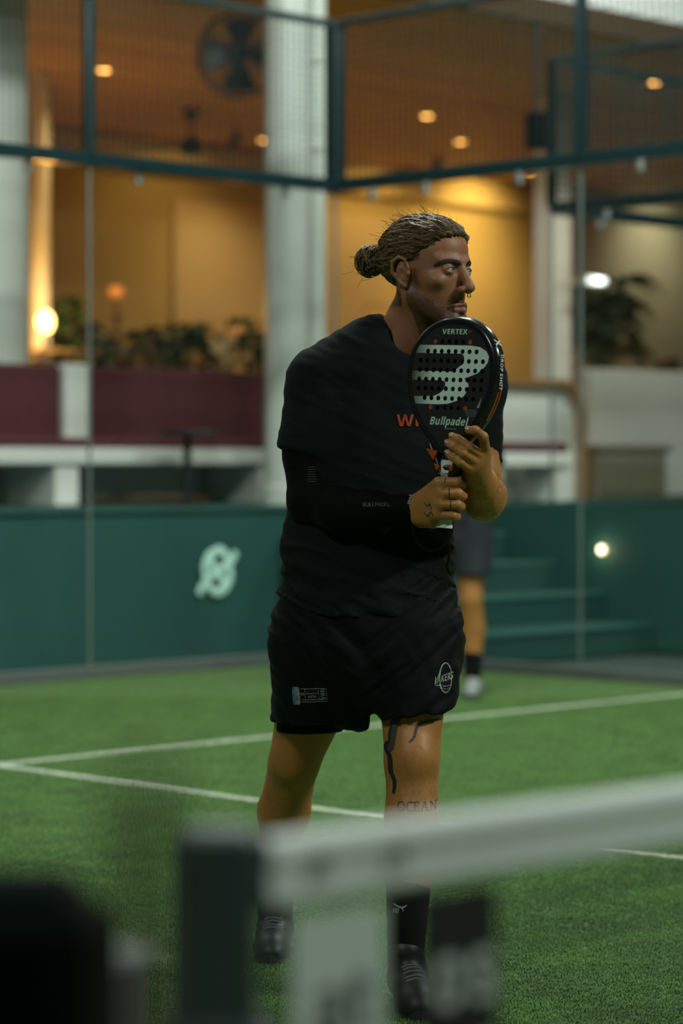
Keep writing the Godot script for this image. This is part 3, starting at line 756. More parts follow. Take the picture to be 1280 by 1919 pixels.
# ------------------------------------------------------------------ near the camera
func make_foreground():
	var net := thing("court_net", "black padel net with a white top tape and sponsor tags", "net", court(-10.02, 0, 9.99), TURN)
	# tape: a folded band, thicker at its seams
	var prof := [[0.030, -0.003], [0.028, 0.002], [0.022, 0.0065], [0.014, 0.008], [0.004, 0.0055], [-0.008, 0.004], [-0.016, 0.0065], [-0.022, 0.0075], [-0.027, 0.004], [-0.028, -0.003]]
	var rows := []
	var rows2 := []
	for p in prof:
		var line := []
		var line2 := []
		for k in 81:
			var x := k * 0.125
			var sag := 0.908 - 0.024 * sin(PI * clampf(x / 10.0, 0, 1))
			var wv := 0.0012 * sin(x * 37.0) + 0.001 * sin(x * 83.0 + 1.0)
			line.append(Vector3(x, sag + p[0], p[1] + wv)); line2.append(Vector3(x, sag + p[0], -p[1] - 0.006 + wv))
		rows.append(line); rows2.append(line2)
	var b := MB.new(); b.sheet(rows); b.sheet(rows2); part("tape", b, mats.net_tape, net, "white top tape")
	b = MB.new()
	for k in 251:
		var x := k * 0.04
		var sag := 0.886 - 0.024 * sin(PI * x / 10.0)
		b.tube([Vector3(x, 0.02, 0), Vector3(x, sag, 0)], 0.0014, 4, false)
	for k in 22:
		var pts := []
		for j in 21: pts.append(Vector3(j * 0.5, (0.02 + k * 0.04) * (1.0 - 0.05 * sin(PI * j / 20.0)), 0.002))
		b.tube(pts, 0.0014, 4, false)
	var cords := part("net_cords", b, mats.net_cord, net, "knotted black cords"); cords.set_meta("kind", "stuff")
	for e in [[0.055, "K"], [0.145, "K"]]:
		write_on("tape_mark", e[1], 0.02, mats.print_brown, net, Transform3D(Basis(Vector3.UP, 0), Vector3(e[0], 0.910, 0.0085)), 800)
	b = MB.new(); b.box(Vector3(0.068, 0.757, 0.012), Vector3(0.104, 0.23, 0.003), 0.001); var wb := part("white_banner", b, mats.banner_white, net, "white sponsor tag with grey lettering")
	write_on("lettering", "at", 0.05, mats.print_grey, wb, Transform3D(Basis.IDENTITY, Vector3(0.072, 0.800, 0.0145)), 800)
	write_on("lettering", "Sa", 0.05, mats.print_grey, wb, Transform3D(Basis.IDENTITY, Vector3(0.070, 0.740, 0.0145)), 800)
	b = MB.new(); b.box(Vector3(0.209, 0.758, 0.012), Vector3(0.092, 0.23, 0.003), 0.001); var bb := part("black_banner", b, mats.banner_black, net, "black sponsor tag with pale lettering")
	write_on("lettering", "os", 0.056, mats.print_white, bb, Transform3D(Basis.IDENTITY, Vector3(0.212, 0.805, 0.0145)), 800)
	write_on("lettering", "ec", 0.05, mats.print_white, bb, Transform3D(Basis.IDENTITY, Vector3(0.212, 0.735, 0.0145)), 800)
	# net post
	var po := thing("net_post", "dark grey-green square net post at the end of the white tape", "post", court(-10.044, 0, 9.966), TURN)
	b = MB.new(); b.box(Vector3(0, 0.4725, 0), Vector3(0.058, 0.945, 0.058), 0.006, Basis(Vector3.UP, -TURN)); part("shaft", b, mats.post_paint, po)
	b = MB.new(); b.box(Vector3(0, 0.40, 0), Vector3(0.078, 0.80, 0.074), 0.008, Basis(Vector3.UP, -TURN)); part("sleeve", b, mats.steel_dark, po, "dark lower sleeve of the post")
	b = MB.new(); b.box(Vector3(0, 0.01, 0), Vector3(0.16, 0.02, 0.16), 0.004); part("foot_plate", b, mats.steel_dark, po)
	# grey low bollard and padded gate post
	var gb := thing("low_post", "short grey post between the black padded post and the net post", "post", Vector3(-0.153, 0, -1.81), 0.0)
	b = MB.new(); b.box(Vector3(0, 0.44, 0), Vector3(0.042, 0.88, 0.042), 0.006); part("shaft", b, mats.post_grey, gb)
	b = MB.new(); b.box(Vector3(0, 0.008, 0), Vector3(0.1, 0.016, 0.1), 0.003); part("foot_plate", b, mats.post_grey, gb)
	var pp := thing("padded_post", "thick black padded post with rounded top at the lower left", "post", Vector3(-0.235, 0, -1.62), 0.0)
	b = MB.new(); b.box(Vector3(0, 0.48, 0), Vector3(0.17, 0.965, 0.12), 0.028); part("padding", b, mats.padding, pp)
	b = MB.new(); b.box(Vector3(-0.055, 0.495, -0.02), Vector3(0.05, 0.985, 0.05), 0.006); part("shaft", b, mats.frame, pp, "dark teal steel core")
	for y in [0.25, 0.7]:
		b = MB.new(); b.box(Vector3(0, y, 0), Vector3(0.174, 0.03, 0.124), 0.02); part("strap", b, mats.net_cord, pp)
	var sp := thing("slim_stake", "slim dark upright stake close to the camera at the left", "stake", Vector3(-0.061, 0, -0.80), 0.0)
	b = MB.new(); b.tube([Vector3(0, 0, 0), Vector3(0, 1.13, 0)], 0.008, 8); part("rod", b, mats.wood_dark, sp)
	b = MB.new(); b.lathe([Vector2(0, 0.012), Vector2(0.05, 0.010), Vector2(0.055, 0.0)], 16); part("foot", b, mats.wood_dark, sp)

func make_turf_pile():
	var b := MB.new()
	for k in 3:
		var a := TAU * k / 3.0 + 0.4
		var o := Vector3(cos(a), 0, sin(a))
		var s := Vector3(-o.z, 0, o.x) * 0.0011
		var p0 := o * 0.002
		var p1 := o * 0.005 + Vector3(0, 0.007, 0)
		var p2 := o * 0.0105 + Vector3(0, 0.0115, 0)
		b.quad(p0 - s, p0 + s, p1 + s, p1 - s); b.tri(p1 - s, p1 + s, p2)
	var mm := MultiMesh.new(); mm.transform_format = MultiMesh.TRANSFORM_3D; mm.use_colors = true
	mm.mesh = b.mesh()
	var xf := []
	var r := RandomNumberGenerator.new(); r.seed = 31
	var want := 520000
	mm.instance_count = want
	var s2 := sqrt(0.5)
	for i in want:
		var d := lerpf(4.3, 13.5, pow(r.randf(), 1.5))
		var x := r.randf_range(-1.0, 1.0) * (0.15 * d + 0.7)
		var p := Vector3(x, 0.0, -d)
		var q := p - CORNER
		var cx := (q.x - q.z) * s2
		var cz := (q.x + q.z) * s2
		var white: bool = (absf(cx + 5.0) < 0.027 and cz > 3.05) or absf(cz - 3.05) < 0.027
		var sc := r.randf_range(0.5, 0.85)
		mm.set_instance_transform(i, Transform3D(Basis(Vector3.UP, r.randf() * TAU).scaled(Vector3(sc, sc * r.randf_range(0.7, 1.1), sc)), p))
		var f := r.randf_range(0.7, 1.35) * (0.85 + 0.3 * fold_noise.get_noise_2d(cx * 3.0, cz * 3.0))
		mm.set_instance_color(i, Color(0.68, 0.70, 0.62) * f if white else Color(0.105 * f, 0.218 * f, 0.044 * f))
	var o := MultiMeshInstance3D.new(); o.name = "turf_pile"; o.multimesh = mm; o.material_override = mats.turf_blade
	o.set_meta("kind", "stuff"); o.set_meta("label", "short green artificial grass pile of the near court"); o.set_meta("category", "grass")
	add_child(o, true)

# ------------------------------------------------------------------ bodies: smooth-joined tapered capsules meshed as surface nets
class Hull:
	var v := PackedVector3Array()
	var n := PackedVector3Array()
	var c := PackedColorArray()
	var ix := PackedInt32Array()
	func mesh() -> ArrayMesh:
		var a := []
		a.resize(Mesh.ARRAY_MAX)
		a[Mesh.ARRAY_VERTEX] = v; a[Mesh.ARRAY_NORMAL] = n; a[Mesh.ARRAY_COLOR] = c; a[Mesh.ARRAY_INDEX] = ix
		var m := ArrayMesh.new()
		m.add_surface_from_arrays(Mesh.PRIMITIVE_TRIANGLES, a)
		return m

class Field:
	var kind := PackedInt32Array()
	var op := PackedInt32Array()
	var a := PackedVector3Array()
	var b := PackedVector3Array()
	var ra := PackedFloat32Array()
	var rb := PackedFloat32Array()
	var kk := PackedFloat32Array()
	var nn := PackedVector3Array()
	var qq := PackedFloat32Array()
	var bump: Callable
	var amp := 0.0
	var all := PackedInt32Array()

	func put(kind_, op_, a_, b_, ra_, rb_, k_, n_, q_):
		all.append(kind.size())
		kind.append(kind_); op.append(op_); a.append(a_); b.append(b_); ra.append(ra_); rb.append(rb_); kk.append(k_); nn.append(n_); qq.append(q_)

	func cap(a_: Vector3, b_: Vector3, ra_: float, rb_: float, k_ := 0.012, q_ := 1.0, n_ := Vector3(0, 0, 1), op_ := 0):
		put(0, op_, a_, b_, ra_, rb_, k_, n_, q_)

	func chain(pts: Array, rad: Array, k_ := 0.012):
		for i in pts.size() - 1: cap(pts[i], pts[i + 1], rad[i], rad[i + 1], k_)

	func ell(c_: Vector3, r_: Vector3, k_ := 0.012, op_ := 0):
		put(1, op_, c_, r_, 0, 0, k_, Vector3.ZERO, 1.0)

	func both(c_: Vector3, r_: Vector3, k_ := 0.012, op_ := 0):
		ell(c_, r_, k_, op_); ell(c_ * Vector3(-1, 1, 1), r_, k_, op_)

	func both_cap(a_: Vector3, b_: Vector3, ra_: float, rb_: float, k_ := 0.012, op_ := 0):
		cap(a_, b_, ra_, rb_, k_, 1.0, Vector3(0, 0, 1), op_); cap(a_ * Vector3(-1, 1, 1), b_ * Vector3(-1, 1, 1), ra_, rb_, k_, 1.0, Vector3(0, 0, 1), op_)

	# keeps what lies behind the plane
	func cut(p: Vector3, n_: Vector3, k_ := 0.004):
		put(2, 2, p, Vector3.ZERO, 0, 0, k_, n_.normalized(), 1.0)

	func one(i: int, p: Vector3) -> float:
		var t := kind[i]
		if t == 0:
			var ba := b[i] - a[i]
			var pa := p - a[i]
			var l := ba.length_squared()
			var h := clampf(pa.dot(ba) / l, 0.0, 1.0) if l > 1e-9 else 0.0
			var r := pa - ba * h
			var q := qq[i]
			if q != 1.0:
				r += nn[i] * (r.dot(nn[i]) * (1.0 / q - 1.0))
				return (r.length() - lerpf(ra[i], rb[i], h)) * minf(1.0, q)
			return r.length() - lerpf(ra[i], rb[i], h)
		if t == 1:
			var e := p - a[i]
			var r2 := b[i]
			var k0 := (e / r2).length()
			var k1 := (e / (r2 * r2)).length()
			return k0 * (k0 - 1.0) / maxf(k1, 1e-6) if k0 > 1e-4 else -minf(r2.x, minf(r2.y, r2.z))
		return nn[i].dot(p - a[i])

	func at(p: Vector3, list: PackedInt32Array) -> float:
		var d := 1.0
		for i in list:
			var e := one(i, p)
			var k := kk[i]
			var o := op[i]
			if o == 0:
				var h := maxf(k - absf(d - e), 0.0) / k
				d = minf(d, e) - h * h * k * 0.25
			else:
				if o == 1: e = -e
				var h := maxf(k - absf(d - e), 0.0) / k
				d = maxf(d, e) + h * h * k * 0.25
		if amp > 0.0 and absf(d) < amp * 3.0: d += bump.call(p)
		return d

	func dist(p: Vector3) -> float:
		return at(p, all)

	# first hit from p along dir
	func hit(p: Vector3, dir: Vector3, reach := 0.6) -> Vector3:
		var t := 0.0
		for i in 60:
			var d := dist(p + dir * t)
			if d < 0.0004: break
			t += maxf(d * 0.8, 0.0003)
			if t > reach: break
		return p + dir * t

	func build(cell: float, lo: Vector3, hi: Vector3, out: Hull, paint: Callable, xf := Transform3D.IDENTITY):
		var ext := maxf(hi.x - lo.x, maxf(hi.y - lo.y, hi.z - lo.z))
		var lev := 0
		while cell * (1 << lev) < ext: lev += 1
		var stack := [[0, 0, 0, lev, all]]
		var leaves := []
		while stack.size():
			var s: Array = stack.pop_back()
			var sz: int = 1 << s[3]
			var half := cell * sz * 0.5
			var ctr := lo + Vector3(s[0], s[1], s[2]) * cell + Vector3.ONE * half
			if ctr.x - half > hi.x or ctr.y - half > hi.y or ctr.z - half > hi.z: continue
			var reach := half * 1.7321
			var list: PackedInt32Array = s[4]
			var d := at(ctr, list)
			if absf(d) > reach * 1.25 + amp * 2.0: continue
			if s[3] == 0:
				leaves.append([s[0], s[1], s[2], list])
				continue
			var sub := list
			if list.size() > 4:
				sub = PackedInt32Array()
				var ds := PackedFloat32Array()
				var least := 10.0
				for i in list:
					var e := one(i, ctr)
					ds.append(e)
					if op[i] == 0: least = minf(least, e)
				for j in list.size():
					var i := list[j]
					if op[i] == 2 or (op[i] == 0 and ds[j] < least + 2.6 * reach + 2.0 * kk[i] + 0.01) or (op[i] == 1 and ds[j] < 2.6 * reach + 2.0 * kk[i] + 0.02): sub.append(i)
			var h := sz >> 1
			for q in 8:
				stack.append([s[0] + (h if q & 1 else 0), s[1] + (h if q & 2 else 0), s[2] + (h if q & 4 else 0), s[3] - 1, sub])
		var side := (1 << lev) + 2
		var vals := {}
		var where := {}
		var base := out.v.size()
		var cells := []
		for lf in leaves:
			var x: int = lf[0]
			var y: int = lf[1]
			var z: int = lf[2]
			var f := PackedFloat32Array()
			var neg := 0
			for q in 8:
				var cx := x + (q & 1)
				var cy := y + ((q >> 1) & 1)
				var cz := z + ((q >> 2) & 1)
				var key := (cz * side + cy) * side + cx
				var val: float
				if vals.has(key): val = vals[key]
				else:
					val = at(lo + Vector3(cx, cy, cz) * cell, lf[3])
					vals[key] = val
				f.append(val)
				if val < 0.0: neg += 1
			if neg == 0 or neg == 8: continue
			var sum := Vector3.ZERO
			var cnt := 0
			for q in 8:
				for ax in 3:
					var bit := 1 << ax
					if q & bit: continue
					var f0 := f[q]
					var f1 := f[q | bit]
					if (f0 < 0.0) == (f1 < 0.0): continue
					var p := Vector3(q & 1, (q >> 1) & 1, (q >> 2) & 1)
					p[ax] += f0 / (f0 - f1)
					sum += p; cnt += 1
			where[(z * side + y) * side + x] = out.v.size()
			cells.append([x, y, z, f])
			out.v.append(lo + (Vector3(x, y, z) + sum / cnt) * cell)
		var acc := PackedVector3Array()
		acc.resize(out.v.size() - base)
		for cl in cells:
			var x: int = cl[0]
			var y: int = cl[1]
			var z: int = cl[2]
			var f: PackedFloat32Array = cl[3]
			for ax in 3:
				var s0 := f[0] < 0.0
				if s0 == (f[1 << ax] < 0.0): continue
				var du := Vector3i.ZERO
				var dv := Vector3i.ZERO
				du[(ax + 1) % 3] = 1; dv[(ax + 2) % 3] = 1
				var me := Vector3i(x, y, z)
				var ids := []
				for o in [Vector3i.ZERO, du, du + dv, dv]:
					var g: Vector3i = me - o
					ids.append(where.get((g.z * side + g.y) * side + g.x, -1))
				if ids.has(-1): continue
				if not s0: ids.reverse()
				for tr in [[0, 2, 1], [0, 3, 2]]:
					var i0: int = ids[tr[0]]
					var i1: int = ids[tr[1]]
					var i2: int = ids[tr[2]]
					out.ix.append(i0); out.ix.append(i1); out.ix.append(i2)
					var fn := (out.v[i2] - out.v[i0]).cross(out.v[i1] - out.v[i0])
					acc[i0 - base] += fn; acc[i1 - base] += fn; acc[i2 - base] += fn
		for i in acc.size():
			var p := out.v[base + i]
			out.c.append(paint.call(p))
			out.v[base + i] = xf * p
			out.n.append((xf.basis * acc[i]).normalized())

func plain(_p: Vector3) -> Color:
	return Color.WHITE

func limb_skin(p: Vector3) -> Color:
	var f := 1.0 + 0.16 * fine_noise.get_noise_3d(p.x * 22.0, p.y * 22.0, p.z * 22.0) + 0.12 * fold_noise.get_noise_3d(p.x * 7.0, p.y * 7.0, p.z * 7.0)
	return Color(0.42 * f, 0.175 * f, 0.048 * f)

func head_skin(p: Vector3) -> Color:
	var f := 1.0 + 0.12 * fine_noise.get_noise_3d(p.x * 40.0, p.y * 40.0, p.z * 40.0)
	var skin := Color(0.33 * f, 0.130 * f, 0.064 * f)
	var x := absf(p.x)
	var jag := 0.006 * fine_noise.get_noise_3d(p.x * 150.0, p.y * 150.0, p.z * 150.0) + 0.005 * fold_noise.get_noise_3d(p.x * 50.0, p.y * 50.0, p.z * 50.0)
	# beard and moustache: short dark hair, thinning out in single hairs at its edge
	var hair := 0.0
	var edge := -0.046 - 0.30 * clampf(p.z - 0.01, 0.0, 0.05)
	if p.y > -0.142 and p.z > -0.006: hair = 0.80 * smoothstep(-0.006, 0.016, edge - p.y + jag * 1.6)
	if p.y < 0.004 and p.y > -0.09 and p.z > -0.008: hair = maxf(hair, 0.74 * smoothstep(-0.006, 0.010, 0.022 - p.z + jag * 1.4))
	if p.z > 0.072 and p.y > -0.076 and p.z < 0.104: hair = maxf(hair, 0.78 * smoothstep(-0.004, 0.007, 0.028 - x + jag) * smoothstep(-0.003, 0.005, -0.057 - p.y + jag))
	if p.z > 0.078 and x < 0.021 and p.y < -0.073 and p.y > -0.095: hair = 0.0
	if p.z > 0.05 and p.y < -0.03 and x > 0.03 and p.y > -0.08: hair *= 0.55
	# clipped hair above and behind the ear
	if p.y > -0.075 + jag and p.z < -0.022 and p.y > -0.02 - 1.2 * (p.z + 0.095) * 0.0 - 0.055: hair = 0.86
	if p.y > 0.010 + 0.62 * p.z + jag and p.z < 0.03: hair = maxf(hair, 0.80)
	if x > 0.074 and p.y < 0.034 and p.z > -0.040 and p.z < 0.008: hair = 0.0
	if p.z > 0.076 and x < 0.024 and absf(p.y + 0.0825) < 0.011: skin = Color(0.27 * f, 0.105 * f, 0.070 * f)
	var grain := 0.85 + 0.3 * fine_noise.get_noise_3d(p.x * 300.0, p.y * 300.0, p.z * 300.0)
	return skin.lerp(Color(0.020, 0.013, 0.008), clampf(hair * grain, 0.0, 0.95))

func head_field(neck_to: Vector3, neck_r: float) -> Field:
	var f := Field.new()
	f.ell(Vector3(0, 0.040, -0.018), Vector3(0.074, 0.078, 0.094), 0.02)
	f.ell(Vector3(0, -0.005, 0.020), Vector3(0.065, 0.085, 0.070), 0.03)
	f.ell(Vector3(0, -0.058, 0.030), Vector3(0.050, 0.062, 0.053), 0.02)
	f.ell(Vector3(0, 0.050, 0.033), Vector3(0.060, 0.050, 0.056), 0.02)
	f.both_cap(Vector3(0.052, -0.056, -0.006), Vector3(0.018, -0.107, 0.064), 0.018, 0.016, 0.022)
	f.both_cap(Vector3(0.010, -0.112, 0.070), Vector3(-0.010, -0.112, 0.070), 0.016, 0.016, 0.016)
	f.both_cap(Vector3(0.047, 0.021, 0.066), Vector3(0.012, 0.018, 0.085), 0.010, 0.010, 0.013)
	f.both(Vector3(0.047, -0.024, 0.052), Vector3(0.021, 0.017, 0.025), 0.016)
	f.both(Vector3(0.033, -0.001, 0.096), Vector3(0.020, 0.012, 0.017), 0.010, 1)
	f.cap(Vector3(0, 0.014, 0.086), Vector3(0, -0.031, 0.107), 0.0075, 0.0105, 0.010)
	f.ell(Vector3(0, -0.041, 0.1105), Vector3(0.0125, 0.0105, 0.0125), 0.008)
	f.both(Vector3(0.0135, -0.0445, 0.098), Vector3(0.0082, 0.0082, 0.0105), 0.005)
	f.both(Vector3(0.0075, -0.0530, 0.1035), Vector3(0.0036, 0.004, 0.005), 0.002, 1)
	f.both(Vector3(0.032, -0.001, 0.0755), Vector3(0.0145, 0.0138, 0.0140), 0.004)
	f.both(Vector3(0.0325, -0.001, 0.094), Vector3(0.0142, 0.0046, 0.0150), 0.002, 1)
	f.both_cap(Vector3(0.024, -0.0785, 0.083), Vector3(0, -0.075, 0.0940), 0.0034, 0.0048, 0.006)
	f.both_cap(Vector3(0.021, -0.0875, 0.082), Vector3(0, -0.0890, 0.0920), 0.0040, 0.0056, 0.006)
	f.both_cap(Vector3(0.023, -0.0828, 0.089), Vector3(0, -0.0820, 0.1000), 0.0012, 0.0022, 0.002, 1)
	# ears
	f.both(Vector3(0.072, -0.003, -0.014), Vector3(0.013, 0.031, 0.019), 0.008)
	f.both_cap(Vector3(0.083, 0.018, -0.014), Vector3(0.085, -0.010, -0.024), 0.0032, 0.0032, 0.004)
	var rim := [Vector3(0.078, 0.004, 0.003), Vector3(0.083, 0.024, -0.002), Vector3(0.088, 0.030, -0.015), Vector3(0.091, 0.020, -0.031), Vector3(0.088, -0.003, -0.033), Vector3(0.081, -0.026, -0.016), Vector3(0.077, -0.033, -0.006)]
	for i in rim.size() - 1: f.both_cap(rim[i], rim[i + 1], 0.0042, 0.0042, 0.003)
	f.both(Vector3(0.089, -0.007, -0.009), Vector3(0.0085, 0.011, 0.0075), 0.004, 1)
	f.both(Vector3(0.089, 0.016, -0.014), Vector3(0.005, 0.007, 0.008), 0.004, 1)
	f.both(Vector3(0.078, -0.006, 0.003), Vector3(0.005, 0.006, 0.004), 0.004)
	# neck with its side muscle
	f.cap(Vector3(0, -0.055, -0.028), neck_to, 0.050, neck_r, 0.030)
	f.both_cap(Vector3(0.055, -0.045, -0.025), neck_to + Vector3(0, 0, 0.045), 0.012, 0.014, 0.03)
	return f

func drape(called, text_mesh: Mesh, xf: Transform3D, field: Field, dir: Vector3, material, parent, lift := 0.0008):
	# lays flat lettering on the curved surface of a field
	var out := MB.new()
	for s in text_mesh.get_surface_count():
		var ar: Array = text_mesh.surface_get_arrays(s)
		var vs: PackedVector3Array = ar[Mesh.ARRAY_VERTEX]
		var id: PackedInt32Array = ar[Mesh.ARRAY_INDEX] if ar[Mesh.ARRAY_INDEX] != null else PackedInt32Array(range(vs.size()))
		var moved := PackedVector3Array()
		var seen := {}
		for p in vs:
			var q := xf * Vector3(p.x, p.y, 0)
			if not seen.has(q): seen[q] = field.hit(q - dir * 0.12, dir)
			moved.append(seen[q] - dir * (lift if p.z > 0.0 else lift * 0.1))
		for k in range(0, id.size() / 3 * 3, 3): out.tri(moved[id[k]], moved[id[k + 1]], moved[id[k + 2]])
	return part(called, out, material, parent)

func ribbon(called, pts: Array, wide: float, field: Field, dir: Vector3, material, parent, lift := 0.0007):
	var out := MB.new()
	var sp := spline(pts, 8)
	var rows := []
	for i in sp.size():
		var d: Vector3 = (sp[mini(i + 1, sp.size() - 1)] - sp[maxi(i - 1, 0)]).normalized()
		var s := d.cross(dir).normalized()
		var taper := wide * (0.35 + 0.65 * sin(PI * clampf(0.12 + 0.8 * i / sp.size(), 0, 1)))
		var line := []
		for e in [-1.0, -0.5, 0.0, 0.5, 1.0]:
			line.append(field.hit(sp[i] + s * (e * taper * 0.5) - dir * 0.1, dir) - dir * (lift * (1.0 - 0.6 * absf(e))))
		rows.append(line)
	out.sheet(rows)
	return part(called, out, material, parent)

func make_hair(head: Transform3D, who: Node3D, seed_: int, bun: bool):
	var r := RandomNumberGenerator.new(); r.seed = seed_
	var f := Field.new()
	f.ell(Vector3(0, 0.043, -0.020), Vector3(0.0835, 0.0860, 0.1035), 0.01)
	f.ell(Vector3(0, 0.060, 0.035), Vector3(0.064, 0.050, 0.060), 0.02)
	f.cut(Vector3(0, 0.018, 0), Vector3(0, -1, 0.66), 0.010)
	if bun:
		f.cap(Vector3(-0.006, 0.032, -0.100), Vector3(-0.018, 0.034, -0.128), 0.034, 0.020, 0.02)
		f.ell(Vector3(-0.024, 0.034, -0.146), Vector3(0.029, 0.034, 0.027), 0.008)
	f.bump = func(p: Vector3) -> float:
		var an := atan2(p.y - 0.03, p.x)
		var w := 0.5 * fold_noise.get_noise_3d(p.x * 26.0, p.y * 26.0, p.z * 26.0)
		return -0.0022 * sin(an * 22.0 + w * 9.0 + p.z * 30.0) - 0.0015 * sin(an * 57.0 + w * 11.0) - 0.004 * w
	f.amp = 0.007
	var sk := Hull.new()
	var paint := func(p: Vector3) -> Color:
		var g := 0.5 + 0.5 * fine_noise.get_noise_3d(p.x * 60.0, p.y * 60.0, p.z * 14.0)
		return Color(0.034, 0.018, 0.006).lerp(Color(0.12, 0.064, 0.020), clampf(g, 0, 1))
	f.build(0.0032, Vector3(-0.11, -0.09, -0.22), Vector3(0.11, 0.16, 0.12), sk, paint, head)
	var hair := part("hair", sk.mesh(), mats.hair, who, "wavy golden brown hair tied back in a bun" if bun else "short dark hair")
	if not bun: return
	var b := MB.new(); b.tinted = true
	for k in 1300:
		# locks run over the crown from the hairline to the knot
		var an := r.randf_range(-0.35, PI + 0.35)
		var t0 := r.randf_range(0.0, 0.5)
		var t1 := minf(1.0, t0 + r.randf_range(0.25, 0.6))
		var ph := r.randf() * TAU
		var fq := r.randf_range(7.0, 15.0)
		var am := r.randf_range(0.03, 0.10)
		var pts := []
		for i in 11:
			var t := lerpf(t0, t1, i / 10.0)
			var th := lerpf(0.55, PI - 0.25, t)
			var a2 := an + am * sin(fq * t + ph)
			var o := Vector3(cos(a2) * sin(th), sin(a2) * sin(th), cos(th))
			var c := Vector3(0, 0.040, -0.012)
			var p := c + o * Vector3(0.0865, 0.0885, 0.103)
			if p.y < 0.018 + 0.66 * p.z + 0.004: continue
			pts.append(head * f.hit(c + (p - c) * 1.12, -o, 0.05) + head.basis * o * 0.0006)
		if pts.size() < 4: continue
		var g := r.randf()
		b.tint = Color(0.034, 0.018, 0.006).lerp(Color(0.27, 0.145, 0.045), g * g)
		var rad := r.randf_range(0.0006, 0.0014)
		var rr := []
		for i in pts.size(): rr.append(rad * (0.25 + 0.75 * sin(PI * (i + 0.5) / pts.size())))
		b.tube(pts, rr, 4, false)
	for k in 70:
		# wraps of the knot
		var ax := Vector3(r.randfn(0, 0.4), r.randfn(0, 0.4), 1.0).normalized()
		var u := ax.cross(Vector3.UP).normalized()
		var w := ax.cross(u)
		var rr := r.randf_range(0.020, 0.034)
		var a0 := r.randf() * TAU
		var pts := []
		for i in 10:
			var a := a0 + i * 0.24
			pts.append(head * (Vector3(-0.024, 0.034, -0.146) + (u * cos(a) * rr + w * sin(a) * rr * 1.06) + ax * (0.027 * sqrt(maxf(0.0, 1.0 - pow(rr / 0.036, 2))) * (-1.0 if k % 3 else 1.0))))
		var g := r.randf()
		b.tint = Color(0.06, 0.034, 0.012).lerp(Color(0.40, 0.24, 0.08), g * g)
		b.tube(pts, 0.0013, 4, false)
	for k in 230:
		# loose hairs at the knot, the hairline and the crown
		var p0: Vector3
		var dr: Vector3
		if k < 45:
			p0 = Vector3(-0.03 + r.randfn(0, 0.016), 0.034 + r.randfn(0, 0.018), -0.166 + r.randf() * 0.02); dr = Vector3(r.randfn(0, 0.6), r.randfn(-0.2, 0.6), -1).normalized()
		else:
			var a := r.randf_range(0.2, PI - 0.2)
			var th := r.randf_range(0.6, 2.4)
			var o := Vector3(cos(a) * sin(th), sin(a) * sin(th), cos(th))
			p0 = Vector3(0, 0.043, -0.018) + o * Vector3(0.083, 0.086, 0.103); dr = (o * 0.55 + Vector3(r.randfn(0, 0.4), r.randfn(0, 0.3), -0.8)).normalized()
		var pts := []
		var ln := r.randf_range(0.012, 0.034)
		var sw := Vector3(r.randfn(0, 1), r.randfn(0, 1), r.randfn(0, 1)).normalized()
		for i in 6:
			var t := i / 5.0
			pts.append(head * (p0 + dr * ln * t + sw * ln * 0.35 * t * t))
		b.tint = Color(0.20, 0.12, 0.045)
		b.tube(pts, 0.0005, 3, false)
	var st := part("hair_strands", b, mats.hair_strand, hair); st.set_meta("kind", "stuff")

func make_face(head: Transform3D, who: Node3D, look: Vector3, ring: bool, hf: Field):
	for s in [-1.0, 1.0]:
		var c := Vector3(0.032 * s, -0.001, 0.0755)
		var b := MB.new(); b.sphere(head * c, Vector3.ONE * 0.0124, 18); var e := part("eye", b, mats.eye_white, who)
		var d := look.normalized()
		b = MB.new(); b.sphere(head * (c + d * 0.0071), Vector3.ONE * 0.0060, 14); part("iris", b, mats.iris, e)
		b = MB.new(); b.sphere(head * (c + d * 0.0112), Vector3.ONE * 0.0022, 10); part("pupil", b, mats.pupil, e)
		# eyebrow: short overlapping hairs
		b = MB.new()
		var br := [Vector3(0.010 * s, 0.0120, 0.0965), Vector3(0.022 * s, 0.0150, 0.0945), Vector3(0.036 * s, 0.0172, 0.0870), Vector3(0.048 * s, 0.0158, 0.0760), Vector3(0.057 * s, 0.0090, 0.0640)]
		var sp := spline(br, 10)
		for i in sp.size() - 1:
			for k in 7:
				var w := 0.0052 * (1.0 - 0.5 * i / sp.size()) * smoothstep(-4.0, 9.0, float(i))
				var p: Vector3 = sp[i] + Vector3(0, (k - 3) / 3.0 * w, 0)
				var dirr: Vector3 = (sp[i + 1] - sp[i]).normalized() + Vector3(0, 0.35 - 0.12 * k, 0)
				var o := Vector3(p.x * 0.8, 0, 0.1).normalized()
				var q0 := hf.hit(p + o * 0.03, -o)
				var q1 := hf.hit(p + dirr * 0.006 + o * 0.03, -o)
				b.tube([head * (q0 + o * 0.0002), head * (q1 + o * 0.0012)], [0.0014, 0.0006], 4, false)
		part("eyebrow", b, mats.brow, who)
		# upper lashes
		b = MB.new()
		var lid := []
		for i in 9:
			var u := (i - 4) / 4.0
			lid.append(head * (c + Vector3(u * 0.0125, 0.0048 * (1.0 - u * u) + 0.0006, 0.0122 - 0.004 * u * u)))
		b.tube(lid, 0.0008, 5); part("eyelash", b, mats.brow, who)
	if ring:
		var b := MB.new()
		var pts := []
		for k in 15:
			var a := PI * 1.15 + PI * 1.7 * k / 14.0 - 0.9
			pts.append(head * (Vector3(cos(a) * 0.0052, -0.0560 + sin(a) * 0.0055, 0.1085)))
		b.tube(pts, 0.0011, 6)
		b.sphere(head * Vector3(-0.005, -0.0590, 0.109), Vector3.ONE * 0.0019, 8); b.sphere(head * Vector3(0.005, -0.0590, 0.109), Vector3.ONE * 0.0019, 8)
		part("nose_ring", b, mats.piercing, who, "silver nose ring")

